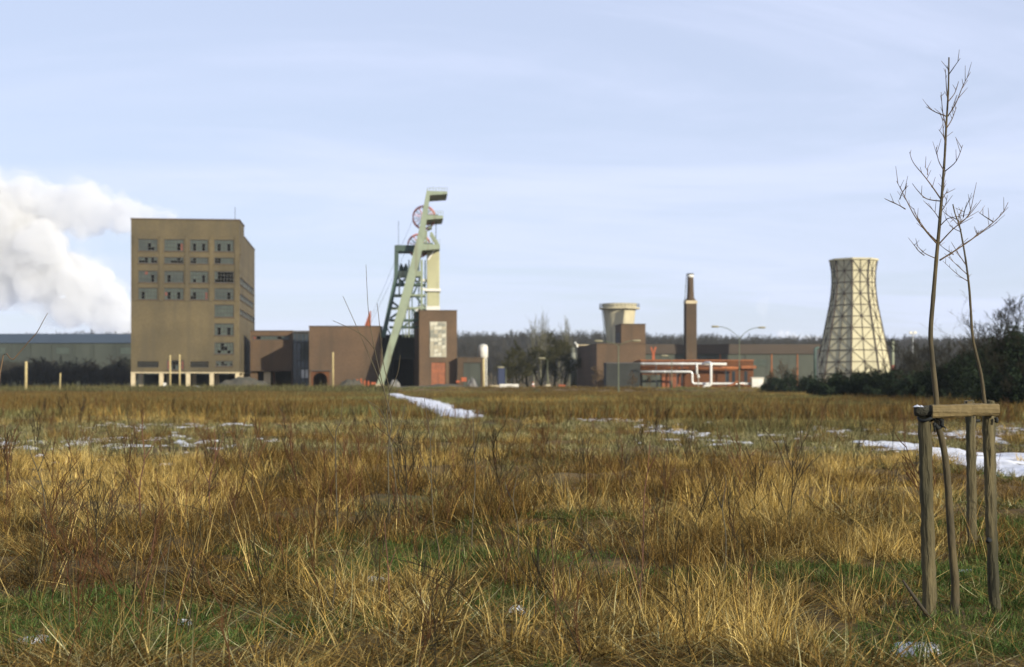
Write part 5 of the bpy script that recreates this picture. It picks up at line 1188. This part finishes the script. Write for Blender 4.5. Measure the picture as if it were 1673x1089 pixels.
for (lb, Y, m, lines) in SAP:
    b = P(lines[0][0][0], lines[0][0][1], Y); b.z = gz(b.x, Y)
    root = thing('bare_sapling', lb, 'sapling', b, group='bare saplings and weed stems in the grass')
    rg = random.Random(int(b.x * 100))
    for k, ln in enumerate(lines):
        pts = [P(px, py, Y) for px, py in ln]
        if k == 0: pts[0].z = b.z - 0.05
        yo = rg.uniform(-0.25, 0.25)
        pts = [p + Vector((0, yo * (i / max(1, len(pts) - 1)) if k else 0, 0)) for i, p in enumerate(pts)]
        sp = smooth_path(pts, 4); n = len(sp); r0 = (0.0075 if k == 0 else 0.0048) * Y / 13
        MB().tube(sp, [r0 + (0.0022 * Y / 13 - r0) * (i / (n - 1)) for i in range(n)], 5).build('stem' if k == 0 else 'side_shoot', MATS[m], root, True, off=b)
# ------------------------------------------------------------------ the grass
def tuft(name, seed, nblade, rad, hmin, hmax, wd, lean, curl, cols, segs=4, flat=0.0, wind=(0.25, 0.0)):
    rg = np.random.RandomState(seed); n = nblade
    ang = rg.rand(n) * 6.283; rr = rad * np.sqrt(rg.rand(n)); bx_ = np.cos(ang) * rr; by = np.sin(ang) * rr
    h = hmin + (hmax - hmin) * rg.rand(n) ** 1.3
    da = ang + rg.randn(n) * 0.9; tilt = np.abs(rg.randn(n)) * lean; tilt = np.minimum(tilt, 1.45)
    if flat > 0: k = rg.rand(n) < flat; tilt[k] = 1.0 + 0.42 * rg.rand(k.sum())
    cl = curl * (0.3 + rg.rand(n)) * np.where(rg.rand(n) < 0.85, 1, -0.5)
    C0 = np.array(cols)[rg.randint(0, len(cols), n)] * (0.45 + 0.95 * rg.rand(n))[:, None]
    w_ = wd * (0.6 + 0.8 * rg.rand(n)); sa = rg.rand(n) * 6.283
    side = np.stack([np.cos(sa), np.sin(sa), np.zeros(n)], -1)
    P0 = np.stack([bx_, by, np.full(n, -0.03)], -1); V = []; C = []; th = tilt.copy(); p = P0
    brk = rg.rand(n) < 0.12; bat = rg.randint(1, segs, n)
    for s in range(segs + 1):
        t = s / segs; ww = (w_ * (1 - 0.92 * t ** 1.5))[:, None]
        V.append(p - side * ww / 2); V.append(p + side * ww / 2)
        C += [C0, C0]
        th2 = np.minimum(th, 1.9)
        d = np.stack([np.sin(th2) * np.cos(da) + wind[0] * t * 0.5, np.sin(th2) * np.sin(da) + wind[1] * t, np.cos(th2)], -1); d /= np.linalg.norm(d, axis=1)[:, None]
        p = p + d * (h / segs)[:, None]; p[:, 2] = np.maximum(p[:, 2], 0.01 + 0.02 * rg.rand(n))
        th = th + cl / segs + np.where(brk & (bat == s), 1.3, 0)
    V = np.stack(V, 1).reshape(-1, 3); C = np.stack(C, 1).reshape(-1, 3); k = 2 * (segs + 1)
    base = np.arange(n)[:, None] * k
    Fc = np.concatenate([np.stack([base[:, 0] + 2 * s, base[:, 0] + 2 * s + 1, base[:, 0] + 2 * s + 3, base[:, 0] + 2 * s + 2], -1) for s in range(segs)])
    return npmesh(name, V, Fc, MATS['grass'], col=np.clip(C, 0, 1))
STRAW = [(0.375, 0.265, 0.086), (0.319, 0.213, 0.061), (0.455, 0.345, 0.132), (0.250, 0.161, 0.046), (0.353, 0.265, 0.103)]
GOLD = [(0.432, 0.305, 0.086), (0.364, 0.242, 0.061), (0.500, 0.374, 0.132)]
BROWN = [(0.120, 0.074, 0.024), (0.092, 0.055, 0.018), (0.152, 0.098, 0.030), (0.064, 0.041, 0.016)]
PALE = [(0.420, 0.392, 0.216), (0.340, 0.316, 0.167), (0.290, 0.256, 0.118), (0.230, 0.191, 0.078)]
GREEN = [(0.055, 0.10, 0.026), (0.042, 0.078, 0.02), (0.08, 0.125, 0.035), (0.125, 0.13, 0.045)]
OLIV = [(0.140, 0.131, 0.054), (0.105, 0.104, 0.041), (0.180, 0.158, 0.064), (0.080, 0.087, 0.035)]
DARK = [(0.040, 0.035, 0.018), (0.060, 0.044, 0.020), (0.030, 0.031, 0.016)]
pr = []
def add(*a, **k): pr.append(tuft('grass_%02d' % len(pr), len(pr) * 7 + 1, *a, **k)); return len(pr) - 1
# near tufts
T_STRAW = [add(46, 0.20, 0.20, 0.62, 0.0095, 0.75, 1.2, STRAW + BROWN, flat=0.42) for _ in range(3)]
T_GOLD = [add(95, 0.15, 0.20, 0.58, 0.0085, 0.48, 1.2, GOLD + STRAW, flat=0.18) for _ in range(3)]
T_MAT = [add(78, 0.34, 0.22, 0.80, 0.0095, 1.0, 0.4, PALE[1:] + STRAW[1:] + BROWN + BROWN + OLIV, flat=0.94) for _ in range(5)]
T_BROWN = [add(80, 0.24, 0.20, 0.60, 0.0070, 0.6, 1.0, BROWN + STRAW[3:4], flat=0.45) for _ in range(3)]
T_GREEN = [add(110, 0.24, 0.05, 0.20, 0.0080, 0.7, 1.0, GREEN, segs=3, flat=0.3) for _ in range(3)]
T_DARK = [add(70, 0.28, 0.10, 0.42, 0.0090, 1.0, 0.7, DARK + BROWN, flat=0.7) for _ in range(2)]
T_STALK = [add(14, 0.30, 0.45, 1.0, 0.0060, 0.30, 0.35, STRAW + BROWN, flat=0.1) for _ in range(3)]
def weed(seed, h, colr, mr):
    V, Fc, C = bare_tree_arrays(seed, h, 0.6, levels=2, nb=(1, 2), minr=mr, r0=mr * 1.9, colr=colr, first=0.35, up=0.6, trunk_frac=0.8); V[:, 2] *= h / V[:, 2].max()
    pr.append(npmesh('grass_%02d' % len(pr), V, Fc, MATS['grass'], col=C)); return len(pr) - 1
T_WEED = [weed(500 + i, 0.9, [((0.035, 0.03, 0.02), (0.05, 0.042, 0.026)), ((0.09, 0.045, 0.024), (0.11, 0.06, 0.03))][i % 2], 0.0026) for i in range(6)]
M_WEED = [weed(520 + i, 1.0, [((0.04, 0.033, 0.022), (0.055, 0.045, 0.028)), ((0.085, 0.045, 0.025), (0.10, 0.058, 0.03))][i % 2], 0.0042) for i in range(4)]
# middle distance (wider blades, larger clumps)
M_GOLD = [add(90, 0.40, 0.22, 0.72, 0.011, 0.42, 0.9, GOLD + STRAW, segs=3) for _ in range(3)]
M_BROWN = [add(100, 0.42, 0.22, 0.72, 0.010, 0.42, 0.9, BROWN + STRAW[3:4], segs=3) for _ in range(3)]
M_OLIVE = [add(90, 0.45, 0.12, 0.42, 0.015, 0.55, 0.7, OLIV + PALE, segs=3, flat=0.2) for _ in range(3)]
M_DARK = [add(70, 0.40, 0.15, 0.55, 0.014, 0.5, 0.6, DARK + OLIV, segs=3, flat=0.25) for _ in range(2)]
# far
F_GOLD = [add(90, 1.0, 0.20, 0.55, 0.03, 0.4, 0.6, STRAW[3:4] + OLIV[2:3] + BROWN[2:3], segs=2) for _ in range(2)]
F_BROWN = [add(90, 1.0, 0.22, 0.65, 0.032, 0.30, 0.5, BROWN + OLIV[:1], segs=2) for _ in range(2)]
F_OLIVE = [add(90, 1.0, 0.18, 0.50, 0.035, 0.35, 0.5, OLIV, segs=2) for _ in range(2)]
gcol = proto_collection('grass_protos', pr)

rs = np.random.RandomState(77)
def cand(y0, y1, dens, marg=1.6):
    """random ground points in the strip y0..y1, dens per square metre, as wide as the view needs"""
    hw = 0.365 * y1 + marg; n = int((y1 - y0) * 2 * hw * dens)
    x = (rs.rand(n) * 2 - 1) * hw; y = y0 + (y1 - y0) * rs.rand(n)
    k = np.abs(x) < 0.365 * y + marg
    return x[k], y[k]
def pick(lst, n): return np.array(lst)[rs.randint(0, len(lst), n)]
groups = {'dry_grass': [], 'green_grass': [], 'dead_weeds': []}
def emit(grp, x, y, ids, s0, s1, tilt=0.12, hs=None):
    n = len(x)
    if n == 0: return
    s = s0 + (s1 - s0) * rs.rand(n); sz = s * (hs if hs is not None else 1)
    groups[grp].append((np.stack([x, y, H(x, y)], -1), np.stack([rs.randn(n) * tilt, rs.randn(n) * tilt, rs.rand(n) * 6.283], -1), np.stack([s, s, sz], -1), ids))
def PX(x, y): return CXP + F * x / y
in_snow = lambda x, y: snow_amount(x, y) > 0.5
SPT = [(ground_pt(px, py), rr) for (px, py, rr, _) in SPOTS]
def near_spot(x, y):
    m = np.zeros(x.shape, bool)
    for (g_, rr) in SPT: m |= (((x - g_[0]) / (rr * 0.8)) ** 2 + ((y - g_[1] + 0.12) / 0.3) ** 2) < 1
    return m
# stands of one plant or another, where the photograph shows them
STANDS = {'gold': [(190, 785, 240, 45), (1340, 835, 170, 45), (1170, 990, 130, 70), (560, 1000, 150, 35), (1090, 1040, 130, 50), (60, 850, 110, 40), (1420, 880, 130, 40), (640, 760, 120, 30), (960, 985, 110, 30)],
          'dark': [(650, 860, 220, 50), (900, 800, 190, 45), (1170, 800, 100, 30), (90, 935, 170, 50), (1090, 870, 120, 28), (480, 900, 130, 30), (760, 915, 150, 25), (1010, 940, 100, 25), (300, 945, 140, 30), (60, 1010, 110, 30)],
          'green': [(290, 1015, 210, 35), (1610, 930, 120, 70), (1540, 1055, 150, 40), (570, 958, 110, 22), (860, 935, 110, 18), (760, 1010, 150, 22), (1300, 955, 110, 22), (1000, 1060, 90, 20)]}
def stand_of(kind, px, y):
    py = HOR + EYE * F / y; m = np.zeros(px.shape)
    for (a_, b_, c_, d_) in STANDS[kind]: m = np.maximum(m, np.exp(-((px - a_) / c_) ** 2 - ((py - b_) / d_) ** 2))
    return m
# ---- near field 8..18 m
for (y0, y1) in ((7.6, 10), (10, 13), (13, 18)):
    x, y = cand(y0, y1, 24)
    px = PX(x, y); ok = ~(near_spot(x, y) & (rs.rand(len(x)) < 0.8)); x, y, px = x[ok], y[ok], px[ok]
    a = fbm(x, y, 1.9, 101, 3); b = fbm(x, y, 1.1, 111, 3); c = fbm(x, y, 3.2, 121, 2); r_ = rs.rand(len(x))
    stand = np.exp(-(((x - 3.7) / 1.5) ** 2 + ((y - 11) / 2.3) ** 2))
    tuss = np.exp(-((px - 1130) / 110) ** 2 - ((y - 9.4) / 0.9) ** 2) + np.exp(-((px - 560) / 120) ** 2 - ((y - 9.6) / 0.6) ** 2) * 0.6 + np.exp(-((px - 1330) / 120) ** 2 - ((y - 13.6) / 1.6) ** 2)
    gG, gD, gR = stand_of('gold', px, y), stand_of('dark', px, y), stand_of('green', px, y)
    green = (a + 0.25 * stand + 0.28 * gR - 0.15 * gG - 0.015 * np.maximum(y - 12, 0)) > 0.565
    dark = (c + 0.22 * gD - 0.2 * gG > 0.585) & ~green
    gold = (b + 0.28 * gG - 0.15 * gD > 0.565) & ~green & ~dark
    tuss = np.maximum(tuss, gG)
    brown = ~green & ~dark & ~gold & (b < 0.45) & (y > 10.5)
    hv = np.clip(0.3 + 1.5 * (fbm(x, y, 1.3, 181, 3) - 0.2), 0.4, 1.15)
    mt = ~green & ~dark & ~gold & ~brown
    k = green & (r_ < 0.95); emit('green_grass', x[k], y[k], pick(T_GREEN, k.sum()), 0.6, 1.15, hs=0.85)
    k = green & (r_ < 0.30); emit('dry_grass', x[k], y[k], pick(T_MAT, k.sum()), 0.45, 0.85, hs=0.7)
    k = gold & (r_ < 0.34 + 0.25 * (tuss > 0.4)); emit('dry_grass', x[k], y[k], pick(T_GOLD + T_STRAW, k.sum()), 0.5, 1.05, hs=hv[k])
    k = gold & (r_ > 0.65); emit('dry_grass', x[k], y[k], pick(T_MAT, k.sum()), 0.6, 1.1, hs=0.9)
    k = mt & (r_ < 0.75); emit('dry_grass', x[k], y[k], pick(T_MAT * 4 + T_STRAW + T_BROWN[:1], k.sum()), 0.6, 1.15, hs=0.9)
    k = brown & (r_ < 0.55); emit('dead_weeds', x[k], y[k], pick(T_BROWN, k.sum()), 0.6, 1.1)
    k = brown & (r_ > 0.65); emit('dry_grass', x[k], y[k], pick(T_STRAW + T_MAT, k.sum()), 0.55, 0.95)
    k = dark & (r_ < 0.6); emit('dead_weeds', x[k], y[k], pick(T_DARK + T_BROWN[:1], k.sum()), 0.6, 1.0, hs=0.8)
    k = dark & (r_ > 0.84); emit('dry_grass', x[k], y[k], pick(T_MAT, k.sum()), 0.6, 1.0)
    k = (rs.rand(len(x)) < 0.045 * (1.3 - 0.9 * (px > 1150))) & (stand < 0.5); emit('dead_weeds', x[k], y[k], pick(T_WEED, k.sum()), 0.5, 1.15, tilt=0.25)
    k = (rs.rand(len(x)) < 0.025) & (stand < 0.6); emit('dead_weeds', x[k], y[k], pick(T_STALK, k.sum()), 0.6, 1.1)
# ---- tall golden and brown grass 15..33 m, in clumps of uneven height
for (y0, y1, dn) in ((15, 18, 5), (18, 24, 9), (24, 33, 7)):
    x, y = cand(y0, y1, dn); px = PX(x, y); ok = ~near_spot(x, y) & ~(in_snow(x, y)) & ~((poly_mask(PATCH, x, y + 1.5) | poly_mask(PATCH, x, y + 3.0)) & (rs.rand(len(x)) < 0.75)); x, y, px = x[ok], y[ok], px[ok]
    b = fbm(x, y, 2.4, 131, 4); c = fbm(x, y, 2.8, 141, 4); hh = fbm(x, y, 1.7, 145, 3); r_ = rs.rand(len(x))
    bandb = np.exp(-((px - 760) / 330) ** 2) * 0.14 - 0.06 * (px > 1250) - 0.06 * (px < 380)
    right_g = (px > 1540) & (y < 27)
    gG, gD = stand_of('gold', px, y), stand_of('dark', px, y)
    brown = (b + bandb + 0.16 * gD - 0.25 * gG) > 0.53; dark = (c + 0.16 * gD - 0.2 * gG > 0.60); brown &= ~dark; gold = ~brown & ~dark
    hz_ = np.clip(0.35 + 1.3 * (hh - 0.22), 0.35, 1.15) * np.where(y < 18, 0.75, 1.0)
    def em(g_, k, ids, a_, b_, f=1.0): emit(g_, x[k], y[k], pick(ids, k.sum()), a_, b_, tilt=0.2, hs=hz_[k] * f)
    em('dead_weeds', brown & (r_ < 0.66), M_BROWN, 0.6, 1.1)
    em('dry_grass', brown & (r_ > 0.88), M_GOLD + T_STRAW, 0.55, 0.95)
    em('dry_grass', gold & ~right_g & (r_ < 0.50), M_GOLD + M_GOLD + T_STRAW + T_MAT[:1], 0.55, 1.0)
    em('dead_weeds', gold & (r_ > 0.87), M_BROWN + M_DARK, 0.5, 0.9)
    em('green_grass', gold & right_g & (r_ < 0.8), M_OLIVE[:1] + T_GREEN, 0.7, 1.2)
    em('dead_weeds', dark & (r_ < 0.55), M_DARK + M_BROWN[:1], 0.6, 1.0, 0.75)
    em('dry_grass', dark & (r_ > 0.94), M_GOLD + T_MAT, 0.5, 0.8)
    em('dead_weeds', rs.rand(len(x)) < 0.04, T_STALK, 0.8, 1.3)
    k = rs.rand(len(x)) < 0.10 * (1 - 0.7 * (px > 1150)); emit('dead_weeds', x[k], y[k], pick(T_WEED + M_WEED, k.sum()), 0.6, 1.35, tilt=0.15)
# ---- thin wet zone with snow 33..66 m
x, y = cand(33, 66, 3.4, 3); px = PX(x, y); r_ = rs.rand(len(x)); sn_ = snow_amount(x, y)
front = (snow_amount(x, y + 2.0) > 0.9) | poly_mask(PATCH, x, y + 1.0) | poly_mask(PATCH, x, y + 3.5)
b = fbm(x, y, 5, 151, 3)
k = (sn_ >= 0.4) & (r_ < 0.22); emit('dry_grass', x[k], y[k], pick(M_OLIVE + M_DARK, k.sum()), 0.4, 0.7, hs=0.6)
k = (sn_ < 0.4) & ~front & (b <= 0.62) & (r_ < 0.75); emit('dry_grass', x[k], y[k], pick(M_OLIVE, k.sum()), 0.55, 1.0, hs=0.75)
k = (sn_ < 0.4) & ~front & (b > 0.56) & (r_ < 0.45) ; emit('dry_grass', x[k], y[k], pick(M_GOLD + M_BROWN * 2, k.sum()), 0.5, 0.9, hs=0.7)
k = (r_ > 0.45) & (r_ < 0.60) & ~front; emit('dead_weeds', x[k], y[k], pick(M_DARK, k.sum()), 0.5, 0.9, hs=0.7)
k = (sn_ < 0.4) & (px > 1120) & (px < 1430) & (y > 50) & (y < 58); emit('dead_weeds', x[k], y[k], pick(M_DARK, k.sum()), 0.8, 1.2)
k = (r_ > 0.955) & ~front; emit('dead_weeds', x[k], y[k], pick(M_DARK + M_BROWN, k.sum()), 0.6, 1.1)
k = rs.rand(len(x)) < 0.035; emit('dead_weeds', x[k], y[k], pick(M_WEED, k.sum()), 0.7, 1.4)
# ---- far field 66..272 m
for (y0, y1, dn) in ((66, 110, 0.85), (110, 180, 0.55), (180, 274, 0.42)):
    x, y = cand(y0, y1, dn, 4); px = PX(x, y); r_ = rs.rand(len(x))
    tr_ = poly_mask(TRACK, x, y) | poly_mask(TRACK, x, y + 5) | poly_mask(TRACK, x, y + 9) | poly_mask(TRACK, x, y - 2)
    b = fbm(x, y, 16, 161, 3); c = fbm(x, y * 0.35, 9, 171, 3)
    ok = ~tr_; x, y, b, c, r_, px = x[ok], y[ok], b[ok], c[ok], r_[ok], px[ok]
    br_ = (b + 0.10 * (px < 560) > 0.50); ol = ~br_ & (c > 0.40); go = ~br_ & ~ol
    dk = (rs.rand(len(x)) < 0.16); emit('dead_weeds', x[dk], y[dk], pick(M_DARK, dk.sum()), 1.4, 2.4, hs=0.5)
    emit('dead_weeds', x[br_], y[br_], pick(F_BROWN, br_.sum()), 0.8, 1.3)
    emit('dry_grass', x[ol], y[ol], pick(F_OLIVE, ol.sum()), 0.8, 1.3); emit('dry_grass', x[go], y[go], pick(F_GOLD, go.sum()), 0.8, 1.3)
# dark rough growth on the bank below the yard
x, y = cand(252, 268, 1.8, 4); px = PX(x, y); k = (px < 640) | (px > 1250); emit('dead_weeds', x[k], y[k], pick(M_DARK, k.sum()), 2.2, 3.4, hs=0.9)
LBL = {'dry_grass': 'dry straw coloured winter grass over the whole field', 'green_grass': 'short green grass showing between the straw in front', 'dead_weeds': 'brown dead weeds standing among the dry grass'}
for g_, L in groups.items():
    scatter(g_, np.concatenate([l[0] for l in L]), np.concatenate([l[1] for l in L]), np.concatenate([l[2] for l in L]), np.concatenate([l[3] for l in L]), gcol, LBL[g_])

# ------------------------------------------------------------------ winter air
hz = MB().box(-2200, 2200, -80, 3150, -2.0, 64).build('haze', None)
hz.data.materials.clear(); hm = bpy.data.materials.new('haze_air'); hm.use_nodes = True; t = hm.node_tree; t.nodes.clear()
oo = t.nodes.new('ShaderNodeOutputMaterial'); pv = t.nodes.new('ShaderNodeVolumePrincipled'); pv.inputs['Color'].default_value = (0.80, 0.90, 1.0, 1); pv.inputs['Density'].default_value = 0.00007
t.links.new(pv.outputs[0], oo.inputs['Volume']); hz.data.materials.append(hm)
tag(hz, 'thin bluish winter haze over the field', kind='stuff')
